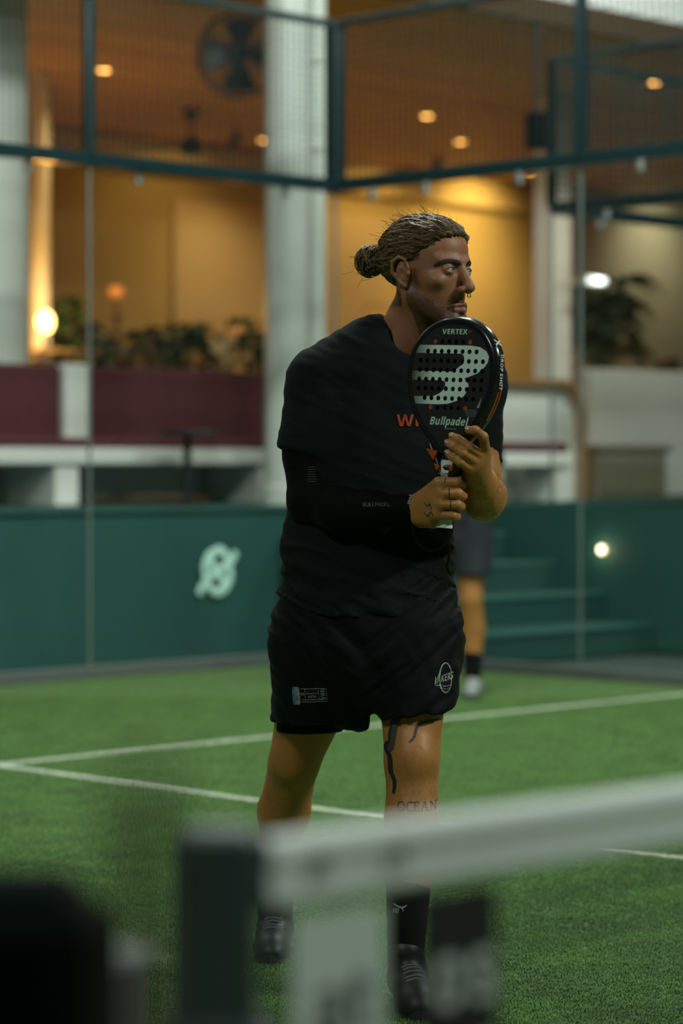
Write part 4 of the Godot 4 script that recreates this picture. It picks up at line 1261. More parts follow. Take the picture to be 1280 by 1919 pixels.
func finger(f: Field, pts: Array, r0: float, r1: float):
	for i in pts.size() - 1:
		f.cap(pts[i], pts[i + 1], lerpf(r0, r1, float(i) / (pts.size() - 1)), lerpf(r0, r1, float(i + 1) / (pts.size() - 1)), 0.0035)

func nail(at: Vector3, along: Vector3, up: Vector3, who: Node3D):
	var z := up.normalized()
	var y := (along - z * along.dot(z)).normalized()
	var b := MB.new(); b.sphere(at, Vector3(0.0058, 0.0075, 0.0014), 10, Basis(y.cross(z), y, z)); part("fingernail", b, mats.nail, who)

func shoe(f: Field, heel: Vector3, toe: Vector3, ankle: Vector3):
	var d := (toe - heel).normalized()
	var up := Vector3.UP
	f.cap(heel + up * 0.045 + d * 0.03, heel + up * 0.05 + d * 0.12, 0.040, 0.041, 0.02)
	f.cap(heel + up * 0.045 + d * 0.12, toe + up * 0.032 - d * 0.05, 0.042, 0.040, 0.02)
	f.cap(toe + up * 0.03 - d * 0.065, toe + up * 0.025 - d * 0.035, 0.044, 0.036, 0.02, 0.72, up)
	f.cap(heel + up * 0.06 + d * 0.05, ankle, 0.046, 0.042, 0.025)
	f.cut(heel + up * 0.012, -up, 0.004)

func sole(heel: Vector3, toe: Vector3, who, material):
	var d := (toe - heel); d.y = 0
	var ln := d.length(); d = d.normalized()
	var sd := d.cross(Vector3.UP)
	var poly := PackedVector2Array()
	for k in 28:
		var a := TAU * k / 28.0
		var u := 0.5 + 0.5 * cos(a)
		var w := 0.038 + 0.012 * sin(PI * clampf((u - 0.35) * 1.3, 0, 1))
		poly.append(Vector2(u * ln, sin(a) * w * (1.0 if absf(sin(a)) < 0.8 else 0.98)))
	var b := MB.new(); b.prism(poly, 0.0, 0.024, Transform3D(Basis(d, sd, Vector3.UP), Vector3(heel.x, 0.0, heel.z)))
	part("sole", b, material, who)

func make_player():
	var who := thing("person", "player in black shirt and shorts holding a padel racket upright under the chin", "person", Vector3(0.05, 0, -6.0), 0.0)
	var sk := Hull.new()
	# legs and hidden trunk
	var lf := Field.new()
	lf.chain([Vector3(-0.0853, 0.8755, -0.0200), Vector3(-0.1136, 0.6810, -0.0800), Vector3(-0.1648, 0.5085, -0.1600)], [0.100, 0.088, 0.060], 0.02)
	lf.chain([Vector3(-0.1648, 0.5085, -0.1600), Vector3(-0.1916, 0.3760, -0.2600), Vector3(-0.2099, 0.2289, -0.3600), Vector3(-0.2198, 0.1031, -0.4300)], [0.058, 0.062, 0.046, 0.038], 0.02)
	lf.ell(Vector3(-0.1768, 0.5188, -0.1150), Vector3(0.036, 0.042, 0.026), 0.03)
	lf.chain([Vector3(0.1069, 0.8767, 0.0000), Vector3(0.1156, 0.7050, 0.0500), Vector3(0.1131, 0.5424, 0.1000)], [0.095, 0.079, 0.062], 0.02)
	lf.chain([Vector3(0.1131, 0.5424, 0.1000), Vector3(0.1125, 0.4096, 0.1250), Vector3(0.1042, 0.2734, 0.1600), Vector3(0.0960, 0.1091, 0.2000)], [0.060, 0.060, 0.048, 0.036], 0.02)
	lf.ell(Vector3(0.1192, 0.5537, 0.1450), Vector3(0.036, 0.044, 0.026), 0.03)
	lf.cap(Vector3(0.0129, 0.9138, -0.0100), Vector3(0.0128, 1.1904, -0.0100), 0.15, 0.15, 0.03, 0.68)
	lf.build(0.0065, Vector3(-0.40, 0.04, -0.62), Vector3(0.40, 1.15, 0.36), sk, limb_skin)
	# head and neck on a finer grid
	var head := Transform3D((Basis(Vector3.UP, 0.88) * Basis(Vector3.RIGHT, -0.02)).scaled(Vector3.ONE * 1.06), Vector3(0.1543, 1.6753, 0.0300))
	var neck := head.affine_inverse() * Vector3(0.0907, 1.5018, -0.0150)
	var hf := head_field(neck, 0.066)
	hf.build(0.0024, Vector3(-0.16, -0.215, -0.16), Vector3(0.16, 0.13, 0.135), sk, head_skin, head)
	# right hand closed on the grip
	var rh := Field.new()
	rh.chain([Vector3(0.0864, 1.1244, 0.1750), Vector3(0.1219, 1.1262, 0.2100)], [0.028, 0.027], 0.012)
	for e in [[Vector3(0.1288, 1.1457, 0.2200), Vector3(0.1670, 1.1873, 0.2960)], [Vector3(0.1289, 1.1336, 0.2180), Vector3(0.1728, 1.1635, 0.3000)], [Vector3(0.1290, 1.1215, 0.2160), Vector3(0.1705, 1.1384, 0.2980)], [Vector3(0.1314, 1.1070, 0.2160), Vector3(0.1625, 1.1144, 0.2900)]]: rh.cap(e[0], e[1], 0.019, 0.0125, 0.02)
	rh.cap(Vector3(0.1361, 1.1095, 0.2200), Vector3(0.1566, 1.0982, 0.2550), 0.019, 0.015, 0.02)
	rh.cap(Vector3(0.1428, 1.1375, 0.2350), Vector3(0.1598, 1.1499, 0.2650), 0.022, 0.020, 0.02)
	finger(rh, [Vector3(0.1670, 1.1873, 0.2960), Vector3(0.2082, 1.1874, 0.3060), Vector3(0.2201, 1.1824, 0.2820), Vector3(0.2059, 1.1774, 0.2520)], 0.0122, 0.0098)
	finger(rh, [Vector3(0.1728, 1.1635, 0.3000), Vector3(0.2105, 1.1624, 0.3090), Vector3(0.2212, 1.1573, 0.2840), Vector3(0.2059, 1.1534, 0.2530)], 0.0122, 0.0098)
	finger(rh, [Vector3(0.1705, 1.1384, 0.2980), Vector3(0.2083, 1.1374, 0.3060), Vector3(0.2178, 1.1334, 0.2810), Vector3(0.2024, 1.1305, 0.2510)], 0.0116, 0.0094)
	finger(rh, [Vector3(0.1625, 1.1144, 0.2900), Vector3(0.1979, 1.1134, 0.2990), Vector3(0.2085, 1.1106, 0.2760), Vector3(0.1941, 1.1076, 0.2480)], 0.0108, 0.0086)
	finger(rh, [Vector3(0.1381, 1.1555, 0.2300), Vector3(0.1693, 1.1857, 0.2350), Vector3(0.1981, 1.1929, 0.2380), Vector3(0.2191, 1.1882, 0.2520)], 0.0150, 0.0098)
	rh.build(0.0026, Vector3(0.02, 0.98, 0.08), Vector3(0.32, 1.24, 0.36), sk, limb_skin)
	# left arm and hand at the racket's throat
	var lh := Field.new()
	lh.chain([Vector3(0.2686, 1.4170, -0.0300), Vector3(0.2725, 1.2782, -0.0050), Vector3(0.2819, 1.1469, 0.0300)], [0.056, 0.047, 0.046], 0.02)
	lh.chain([Vector3(0.2819, 1.1432, 0.0300), Vector3(0.2800, 1.1541, 0.1100), Vector3(0.2622, 1.1855, 0.2100), Vector3(0.2529, 1.2063, 0.2720)], [0.047, 0.048, 0.038, 0.029], 0.02)
	for e in [Vector3(0.2705, 1.2563, 0.3200), Vector3(0.2647, 1.2432, 0.3180), Vector3(0.2551, 1.2290, 0.3200), Vector3(0.2421, 1.2147, 0.3180)]: lh.cap(Vector3(0.2529, 1.2087, 0.2720), e, 0.025, 0.0125, 0.018)
	lh.cap(Vector3(0.2522, 1.2254, 0.2850), Vector3(0.2475, 1.2349, 0.3050), 0.022, 0.020, 0.018)
	finger(lh, [Vector3(0.2705, 1.2563, 0.3200), Vector3(0.2639, 1.2879, 0.3520), Vector3(0.2452, 1.3030, 0.3700), Vector3(0.2305, 1.3032, 0.3600)], 0.0118, 0.0088)
	finger(lh, [Vector3(0.2647, 1.2432, 0.3180), Vector3(0.2336, 1.2656, 0.3450), Vector3(0.2078, 1.2834, 0.3400), Vector3(0.1964, 1.2894, 0.3300)], 0.0118, 0.0090)
	finger(lh, [Vector3(0.2551, 1.2290, 0.3200), Vector3(0.2194, 1.2526, 0.3460), Vector3(0.1972, 1.2680, 0.3390), Vector3(0.1870, 1.2740, 0.3280)], 0.0115, 0.0088)
	finger(lh, [Vector3(0.2421, 1.2147, 0.3180), Vector3(0.2126, 1.2325, 0.3400), Vector3(0.1950, 1.2444, 0.3350), Vector3(0.1871, 1.2515, 0.3260)], 0.0108, 0.0082)
	finger(lh, [Vector3(0.2467, 1.2087, 0.2750), Vector3(0.2288, 1.2375, 0.2500), Vector3(0.2123, 1.2543, 0.2420)], 0.0140, 0.0100)
	lh.build(0.0034, Vector3(0.14, 0.98, -0.12), Vector3(0.40, 1.46, 0.40), sk, limb_skin)
	part("body", sk.mesh(), mats.skin, who, "tanned skin")
	for e in [Vector3(0.2305, 1.3032, 0.3600), Vector3(0.1964, 1.2894, 0.3300), Vector3(0.1870, 1.2740, 0.3280), Vector3(0.1871, 1.2515, 0.3260)]: nail(e + Vector3(-0.002, 0.0048, 0.0062), Vector3(-1, 0.35, 0), Vector3(-0.2, 0.6, 0.78), who)
	var hb := MB.new(); hb.tinted = true; hb.tint = Color(0.30, 0.18, 0.06)
	var hr := RandomNumberGenerator.new(); hr.seed = 88
	for e in [[lh, Vector3(0.2808, 1.1472, 0.0500), Vector3(0.2610, 1.1916, 0.2100), 700, 0.07], [lf, Vector3(-0.1728, 0.4918, -0.1700), Vector3(-0.2068, 0.2587, -0.3400), 500, 0.09], [lf, Vector3(0.1128, 0.5250, 0.1100), Vector3(0.1069, 0.3086, 0.1500), 500, 0.09]]:
		for k in e[3]:
			var c: Vector3 = e[1].lerp(e[2], hr.randf())
			var ax: Vector3 = (e[2] - e[1]).normalized()
			var o := Vector3(hr.randfn(), hr.randfn(), hr.randfn()); o = (o - ax * o.dot(ax)).normalized()
			var p0: Vector3 = e[0].hit(c + o * e[4], -o, 0.06)
			var dr := (o * 0.5 + ax * hr.randf_range(0.3, 1.0) + Vector3(hr.randfn(), hr.randfn(), hr.randfn()) * 0.25).normalized()
			var ln := hr.randf_range(0.006, 0.012)
			hb.tube([p0 - dr * 0.001, p0 + dr * ln * 0.6, p0 + dr * ln - o * 0.001], [0.00030, 0.00022, 0.0001], 3, false)
	var bh := part("body_hair", hb, mats.hair_strand, who, "fine golden arm and leg hair"); bh.set_meta("kind", "stuff")
	make_hair(head, who, 21, true)
	make_face(head, who, Vector3(0.18, 0.06, 1.0), true, hf)
	# shirt
	var sh := Field.new()
	sh.cap(Vector3(-0.1028, 1.4217, -0.0200), Vector3(-0.1238, 1.2581, 0.0150), 0.070, 0.079, 0.03)
	sh.cap(Vector3(0.2668, 1.4217, -0.0200), Vector3(0.2690, 1.2331, -0.0100), 0.066, 0.060, 0.03)
	sh.cut(Vector3(0.0252, 1.2544, 0.0000), Vector3(-0.075, -1, 0), 0.003)
	sh.cap(Vector3(-0.1238, 1.2969, 0.0100), Vector3(-0.1224, 1.2156, 0.0300), 0.060, 0.064, 0.004, 1.0, Vector3.BACK, 1)
	sh.cap(Vector3(0.2690, 1.2720, -0.0100), Vector3(0.2691, 1.1904, -0.0100), 0.046, 0.048, 0.004, 1.0, Vector3.BACK, 1)
	sh.cap(Vector3(-0.1003, 1.4242, -0.0200), Vector3(0.0709, 1.4899, -0.0300), 0.069, 0.064, 0.04)
	sh.cap(Vector3(0.2643, 1.4242, -0.0200), Vector3(0.1137, 1.4899, -0.0300), 0.066, 0.064, 0.04)
	sh.cap(Vector3(0.0603, 1.4035, 0.0000), Vector3(0.0314, 1.2406, 0.0050), 0.178, 0.178, 0.05, 0.62)
	sh.cap(Vector3(0.0314, 1.2406, 0.0050), Vector3(0.0127, 1.0526, 0.0050), 0.178, 0.186, 0.05, 0.62)
	sh.cap(Vector3(0.0127, 1.0526, 0.0050), Vector3(0.0103, 0.8390, 0.0000), 0.188, 0.216, 0.03, 0.66)
	sh.cut(Vector3(0.0128, 0.8742, 0.0000), Vector3(-0.02, -1, 0.05), 0.004)
	sh.cap(Vector3(0.0115, 0.9081, 0.0000), Vector3(0.0103, 0.7636, 0.0000), 0.178, 0.200, 0.004, 0.62, Vector3(0, 0, 1), 1)
	sh.cap(Vector3(0.1033, 1.6176, -0.0200), Vector3(0.1166, 1.5289, 0.0450), 0.058, 0.062, 0.008, 1.0, Vector3.BACK, 1)
	sh.bump = func(p: Vector3) -> float:
		var low := clampf((1.12 - p.y) / 0.2, 0.0, 1.0)
		var w := fold_noise.get_noise_3d(p.x * 7.0 + p.y * 3.0, p.y * 8.0 - p.x * 4.0, p.z * 6.0)
		var w2 := fold_noise.get_noise_3d(p.x * 3.0 + 9.0, p.y * 17.0 + p.x * 7.0, p.z * 5.0)
		var ridge := 1.0 - absf(w2) * 2.2
		return -0.0035 * w - (0.0025 + 0.0055 * low) * ridge * maxf(0.0, ridge)
	sh.amp = 0.012
	var ss := Hull.new()
	sh.build(0.0062, Vector3(-0.26, 0.84, -0.20), Vector3(0.36, 1.60, 0.20), ss, plain)
	part("shirt", ss.mesh(), mats.shirt, who, "black short-sleeved shirt")
	# shorts
	var so := Field.new()
	so.cap(Vector3(-0.0878, 0.8125, -0.0200), Vector3(-0.1061, 0.5843, -0.0900), 0.124, 0.112, 0.03)
	so.cap(Vector3(0.1102, 0.8152, 0.0200), Vector3(0.1212, 0.6203, 0.0750), 0.120, 0.094, 0.012)
	so.cut(Vector3(0.0128, 0.6428, 0.0000), Vector3(0.12, -1, -0.04), 0.003)
	so.cap(Vector3(0.0128, 0.9269, 0.0000), Vector3(0.0103, 0.8138, 0.0000), 0.204, 0.212, 0.04, 0.66)
	so.cap(Vector3(-0.1034, 0.6437, -0.0700), Vector3(-0.1075, 0.5513, -0.1000), 0.092, 0.100, 0.004, 1.0, Vector3.BACK, 1)
	so.cap(Vector3(0.1204, 0.6623, 0.0600), Vector3(0.1209, 0.5717, 0.0850), 0.076, 0.080, 0.004, 1.0, Vector3.BACK, 1)
	so.ell(Vector3(0.0291, 0.6026, 0.0000), Vector3(0.020, 0.052, 0.25), 0.010, 1)
	so.bump = func(p: Vector3) -> float:
		var w := fold_noise.get_noise_3d(p.x * 12.0 + p.y * 5.0, p.y * 6.0 + p.x * 6.0, p.z * 8.0)
		var w2 := fold_noise.get_noise_3d(p.x * 4.0, p.y * 20.0 - absf(p.x) * 16.0, p.z * 4.0 + 5.0)
		return -0.0045 * w - 0.004 * (1.0 - absf(w2) * 2.4)
	so.amp = 0.012
	ss = Hull.new()
	so.build(0.0062, Vector3(-0.26, 0.55, -0.26), Vector3(0.26, 1.0, 0.24), ss, plain)
	var sho := part("shorts", ss.mesh(), mats.shorts, who, "black sports shorts")
	var li := Field.new()
	li.cap(Vector3(-0.1058, 0.7463, -0.0600), Vector3(-0.1294, 0.5689, -0.1150), 0.092, 0.080, 0.02)
	li.cut(Vector3(-0.1010, 0.5894, -0.0900), Vector3(0.02, -1, 0), 0.003)
	ss = Hull.new(); li.build(0.007, Vector3(-0.26, 0.5, -0.26), Vector3(0.1, 0.85, 0.1), ss, plain)
	part("shorts_liner", ss.mesh(), mats.sleeve, who)
	# compression sleeve on the right arm
	var sl := Field.new()
	sl.chain([Vector3(-0.1078, 1.4166, -0.0200), Vector3(-0.1200, 1.2530, 0.0200), Vector3(-0.1170, 1.1436, 0.0600)], [0.064, 0.065, 0.058], 0.02)
	sl.chain([Vector3(-0.1171, 1.1411, 0.0600), Vector3(-0.0500, 1.1224, 0.1250), Vector3(0.0232, 1.1230, 0.1650), Vector3(0.1052, 1.1248, 0.1980)], [0.056, 0.055, 0.046, 0.032], 0.02)
	sl.cut(Vector3(0.1077, 1.1248, 0.1980), Vector3(0.92, 0, 0.38), 0.003)
	sl.bump = func(p: Vector3) -> float: return -0.0016 * fold_noise.get_noise_3d(p.x * 22.0, p.y * 22.0, p.z * 22.0)
	sl.amp = 0.003
	ss = Hull.new()
	sl.build(0.0055, Vector3(-0.24, 1.0, -0.15), Vector3(0.16, 1.5, 0.28), ss, plain)
	var slv := part("compression_sleeve", ss.mesh(), mats.sleeve, who, "black compression sleeve")
	var fwd := Vector3(0, 0, -1)
	for e in [[Vector3(0.0281, 1.1365, 0.2500), "BULLPADEL", 0.0085, 0.02], [Vector3(-0.0320, 1.1558, 0.2500), "-", 0.008, -0.6]]:
		drape("sleeve_print", letters(e[1], e[2], 0.001, 500), Transform3D(Basis(Vector3(0, 0, 1), e[3]), e[0]), sl, fwd, mats.print_grey2, slv)
	for k in 7:
		var y := 880.0 + k * 5.2
		ribbon("sleeve_print", [Vector3(-0.1288, 1.2206, 0.2000) + Vector3(0, -0.0055 * k, 0), Vector3(-0.1179, 1.2206, 0.2000) + Vector3(0.002, -0.0055 * k + 0.001, 0), Vector3(-0.1070, 1.2206, 0.2000) + Vector3(0, -0.0055 * k, 0)], 0.0012, sl, fwd, mats.print_grey2, slv, 0.0009)
	# wristband with lettering
	var wb := MB.new()
	var wr := []
	var wa: Vector3 = Vector3(0.1005, 1.1236, 0.1960)
	var wd := Vector3(0.92, 0.0, 0.38).normalized()
	wb.tube([wa - wd * 0.002, wa, wd * 0.022 + wa, wd * 0.024 + wa], [0.0335, 0.0355, 0.0345, 0.0325], 28)
	var band := part("wristband", wb, mats.sleeve, who, "black wristband")
	write_on("lettering", "Bu", 0.014, mats.print_silver, band, Transform3D(Basis(Vector3(0, 0, 1), PI / 2.0) , Vector3(0.1066, 1.1484, 0.2360)), 800, 0.001)
	# socks and shoes
	var sf := Field.new()
	sf.chain([Vector3(-0.2069, 0.2499, -0.3450), Vector3(-0.2200, 0.0927, -0.4350)], [0.051, 0.043], 0.01)
	ss = Hull.new(); sf.build(0.006, Vector3(-0.32, 0.03, -0.55), Vector3(-0.05, 0.5, -0.2), ss, plain)
	part("sock", ss.mesh(), mats.sock, who, "black crew sock")
	sf = Field.new()
	sf.chain([Vector3(0.1043, 0.2853, 0.1580), Vector3(0.0960, 0.0969, 0.2000)], [0.053, 0.041], 0.01)
	ss = Hull.new(); sf.build(0.006, Vector3(0.0, 0.03, 0.0), Vector3(0.25, 0.5, 0.35), ss, plain)
	var sock := part("sock", ss.mesh(), mats.sock, who, "black crew sock")
	puma(sf, sock)
	for e in [[Vector3(-0.2161, 0.1000, -0.4400), Vector3(0.0, 0, -0.06), Vector3(-0.01, 0, 0.205)], [Vector3(0.0960, 0.0969, 0.2000), Vector3(0.0, 0, -0.06), Vector3(0.03, 0, 0.20)]]:
		var an: Vector3 = e[0]
		var heel: Vector3 = Vector3(an.x, 0, an.z) + e[1]
		var toe: Vector3 = Vector3(an.x, 0, an.z) + e[2]
		var shf := Field.new(); shoe(shf, heel, toe, an + Vector3(0, 0.02, 0))
		ss = Hull.new(); shf.build(0.0045, heel - Vector3(0.09, 0.0, 0.06), heel + Vector3(0.14, 0.2, 0.36), ss, plain)
		var so2 := part("shoe", ss.mesh(), mats.shoe, who, "black sports shoe")
		sole(heel - (toe - heel).normalized() * 0.012, toe + (toe - heel).normalized() * 0.008, so2, mats.shoe_sole)
		var dd := (toe - heel).normalized()
		for k in 5:
			var q := heel + dd * (0.11 + 0.017 * k)
			var lb := MB.new()
			var pts := []
			for j in 5: pts.append(shf.hit(q + dd.cross(Vector3.UP) * (-0.022 + 0.011 * j) + Vector3(0, 0.25, 0), Vector3.DOWN))
			lb.tube(pts, 0.0028, 5); part("lace", lb, mats.print_grey, so2)
		var tag := MB.new(); tag.sphere(shf.hit(heel + dd * 0.05 + Vector3(-0.2, 0.085, 0.02), Vector3.RIGHT), Vector3(0.003, 0.006, 0.009), 10); part("heel_tag", tag, mats.print_red, so2, "small red tag")
	# tattoos
	ribbon("tattoo", [Vector3(0.1443, 0.6597, 0.2000), Vector3(0.1030, 0.6622, 0.2000), Vector3(0.0787, 0.6452, 0.2000), Vector3(0.0678, 0.6147, 0.2000), Vector3(0.0629, 0.5782, 0.2000), Vector3(0.0569, 0.5697, 0.2000)], 0.019, lf, fwd, mats.tattoo, who)
	ribbon("tattoo_line", [Vector3(0.0569, 0.5892, 0.2000), Vector3(0.0520, 0.5746, 0.2000), Vector3(0.0605, 0.5551, 0.2000), Vector3(0.0630, 0.5235, 0.2000), Vector3(0.0715, 0.4991, 0.2000), Vector3(0.0691, 0.4724, 0.2000)], 0.011, lf, fwd, mats.tattoo_dark, who)
	ribbon("tattoo_line", [Vector3(0.0957, 0.6658, 0.2000), Vector3(0.0739, 0.6500, 0.2000), Vector3(0.0629, 0.6184, 0.2000), Vector3(0.0605, 0.5843, 0.2000)], 0.004, lf, fwd, mats.tattoo_dark, who, 0.0011)
	ribbon("tattoo_line", [Vector3(0.1868, 0.6379, 0.2000), Vector3(0.1504, 0.6366, 0.2000), Vector3(0.1261, 0.6281, 0.2000), Vector3(0.1164, 0.6026, 0.2000), Vector3(0.1055, 0.5916, 0.2000)], 0.007, lf, fwd, mats.tattoo, who)
	drape("tattoo_lettering", letters("OCEAN", 0.020, 0.001, 400, "Droid Serif"), Transform3D(Basis.IDENTITY, Vector3(0.1237, 0.4456, 0.2000)), lf, fwd, mats.tattoo_dark, who)
	for e in [[Vector3(0.1791, 1.1863, 0.3200), Vector3(0.1827, 1.2005, 0.3200)], [Vector3(0.1898, 1.1756, 0.3200), Vector3(0.1898, 1.1518, 0.3200)], [Vector3(0.1934, 1.1494, 0.3200), Vector3(0.1922, 1.1269, 0.3200)]]:
		ribbon("tattoo_line", [e[0], e[0].lerp(e[1], 0.5), e[1]], 0.0022, rh, fwd, mats.tattoo_dark, who)
	ribbon("tattoo_line", [Vector3(0.1352, 1.1423, 0.3200), Vector3(0.1424, 1.1328, 0.3200), Vector3(0.1471, 1.1399, 0.3200), Vector3(0.1507, 1.1257, 0.3200)], 0.003, rh, fwd, mats.tattoo, who)
	ribbon("tattoo_line", [Vector3(0.1352, 1.1209, 0.3200), Vector3(0.1424, 1.1114, 0.3200), Vector3(0.1495, 1.1209, 0.3200), Vector3(0.1542, 1.1114, 0.3200)], 0.003, rh, fwd, mats.tattoo, who)
	shirt_print(sh, who)
	shorts_print(so, sho)

func puma(f: Field, sock: Node3D):
	var fwd := Vector3(0, 0, -1)
	for k in 4: ribbon("sock_logo", [Vector3(0.0669, 0.2082, 0.2500) + Vector3(0.0036 * k, 0, 0), Vector3(0.0681, 0.2131, 0.2500) + Vector3(0.0036 * k, 0.0002 * k, 0), Vector3(0.0693, 0.2191, 0.2500) + Vector3(0.0036 * k, 0.0004 * k, 0)], 0.0024, f, fwd, mats.print_silver, sock, 0.0012)
	ribbon("sock_logo", [Vector3(0.0681, 0.2288, 0.2500), Vector3(0.0766, 0.2239, 0.2500), Vector3(0.0850, 0.2215, 0.2500), Vector3(0.0922, 0.2227, 0.2500), Vector3(0.0983, 0.2276, 0.2500)], 0.0042, f, fwd, mats.print_silver, sock, 0.0012)
	ribbon("sock_logo", [Vector3(0.0850, 0.2227, 0.2500), Vector3(0.0886, 0.2179, 0.2500), Vector3(0.0898, 0.2131, 0.2500)], 0.0030, f, fwd, mats.print_silver, sock, 0.0012)

func shirt_print(f: Field, who: Node3D):
	var fwd := Vector3(0, 0, -1)
	drape("shirt_print", letters("WN", 0.030, 0.001, 900), Transform3D(Basis(Vector3(1.02, 0, 0), Vector3(0, 0.9, 0), Vector3(0, 0, 1)), Vector3(0.1136, 1.3285, 0.2000)), f, fwd, mats.orange_print, who, 0.0014)

func shorts_print(f: Field, sho: Node3D):
	var fwd := Vector3(0, 0, -1)
	# printed tag: frame, boxes, coloured badge
	var c0: Vector3 = Vector3(-0.1651, 0.7052, 0.1500)
	var ux: Vector3 = (Vector3(-0.0855, 0.7101, 0.1500) - c0) / 65.0
	var uy: Vector3 = (Vector3(-0.1627, 0.6733, 0.1500) - c0) / 26.0
	var lines := [[13, 0, 65, 0], [13, 21, 65, 21], [13, 26, 65, 26], [65, 0, 65, 26], [24, 0, 24, 21], [50, 0, 50, 21], [24, 10, 50, 10]]
	for l in lines:
		var p0: Vector3 = c0 + ux * l[0] + uy * l[1]
		var p1: Vector3 = c0 + ux * l[2] + uy * l[3]
		ribbon("tag_line", [p0, p0.lerp(p1, 0.33), p0.lerp(p1, 0.66), p1], 0.0014, f, fwd, mats.print_silver, sho, 0.0012)
	for e in [[0.0, 4.5, "print_blue"], [4.0, 9.5, "print_silver"], [9.0, 13.0, "print_silver"]]:
		var xm: float = (e[0] + e[1]) * 0.5
		ribbon("tag_badge", [c0 + ux * xm - uy * 4, c0 + ux * xm + uy * 8, c0 + ux * xm + uy * 18, c0 + ux * xm + uy * 31], (e[1] - e[0] + 1.5) * 0.00124, f, fwd, mats[e[2]], sho, 0.0011)
	ribbon("tag_badge", [c0 + ux * 8 + uy * 4, c0 + ux * 6 + uy * 10, c0 + ux * 9 + uy * 16, c0 + ux * 7 + uy * 23], 0.0035, f, fwd, mats.print_red, sho, 0.0018)
	ribbon("tag_badge", [c0 + ux * 2 + uy * 15, c0 + ux * 5 + uy * 20, c0 + ux * 8 + uy * 25], 0.005, f, fwd, mats.print_blue, sho, 0.0018)
	var bs := Basis(ux.normalized(), -uy.normalized(), Vector3(0, 0, 1))
	drape("tag_lettering", letters("NBA", 0.0105, 0.001, 800), Transform3D(bs * Basis(Vector3(0, 0, 1), -PI / 2.0), c0 + ux * 57.5 + uy * 10.5), f, fwd, mats.print_silver, sho, 0.0012)
	drape("tag_lettering", letters("56", 0.006, 0.001, 700), Transform3D(bs, c0 + ux * 18.5 + uy * 10), f, fwd, mats.print_silver, sho, 0.0012)
	drape("tag_lettering", letters("AUTH", 0.0055, 0.001, 700), Transform3D(bs, c0 + ux * 37 + uy * 15.5), f, fwd, mats.print_silver, sho, 0.0012)
	for k in 2: drape("tag_lettering", letters("OFFICIAL GEAR", 0.003, 0.001, 500), Transform3D(bs, c0 + ux * 37 + uy * (3.2 + 4 * k)), f, fwd, mats.print_grey2, sho, 0.0012)
	drape("tag_lettering", letters("HARDWOOD CLASSICS", 0.0034, 0.001, 500), Transform3D(bs, c0 + ux * 38 + uy * 23.6), f, fwd, mats.print_grey2, sho, 0.0012)
	# ball emblem on the other leg
	var m0: Vector3 = Vector3(0.1900, 0.7358, 0.1500)
	var ring := []
	for k in 13:
		var a := TAU * k / 12.0
		ring.append(m0 + Vector3(cos(a) * 0.0145, sin(a) * 0.034, 0))
	ribbon("emblem_ring", ring, 0.003, f, fwd, mats.print_silver, sho, 0.0012)
	for k in 6:
		var a := -1.2 + 0.5 * k
		ribbon("emblem_ring", [m0 + Vector3(-0.011, 0.012 + 0.006 * k - 0.045, 0) * 0.8, m0 + Vector3(0.0, 0.014 + 0.006 * k - 0.045, 0) * 1.0, m0 + Vector3(0.010, 0.016 + 0.006 * k - 0.045, 0) * 1.0], 0.0026, f, fwd, mats.print_grey2, sho, 0.0012) if k < 3 else null
	drape("emblem_lettering", letters("LAKERS", 0.015, 0.001, 800), Transform3D(Basis(Vector3(0.62, 0.14, 0), Vector3(0.1, 1.1, 0), Vector3(0, 0, 1)), m0 + Vector3(-0.004, 0.0, 0)), f, fwd, mats.print_silver, sho, 0.0018)
	ribbon("emblem_ring", [m0 + Vector3(-0.026, -0.016, 0), m0 + Vector3(-0.018, -0.016, 0), m0 + Vector3(-0.010, -0.016, 0)], 0.002, f, fwd, mats.print_silver, sho, 0.0012)
	ribbon("emblem_ring", [m0 + Vector3(-0.026, -0.016, 0), m0 + Vector3(-0.020, 0.0, 0), m0 + Vector3(-0.012, 0.016, 0)], 0.002, f, fwd, mats.print_silver, sho, 0.0012)

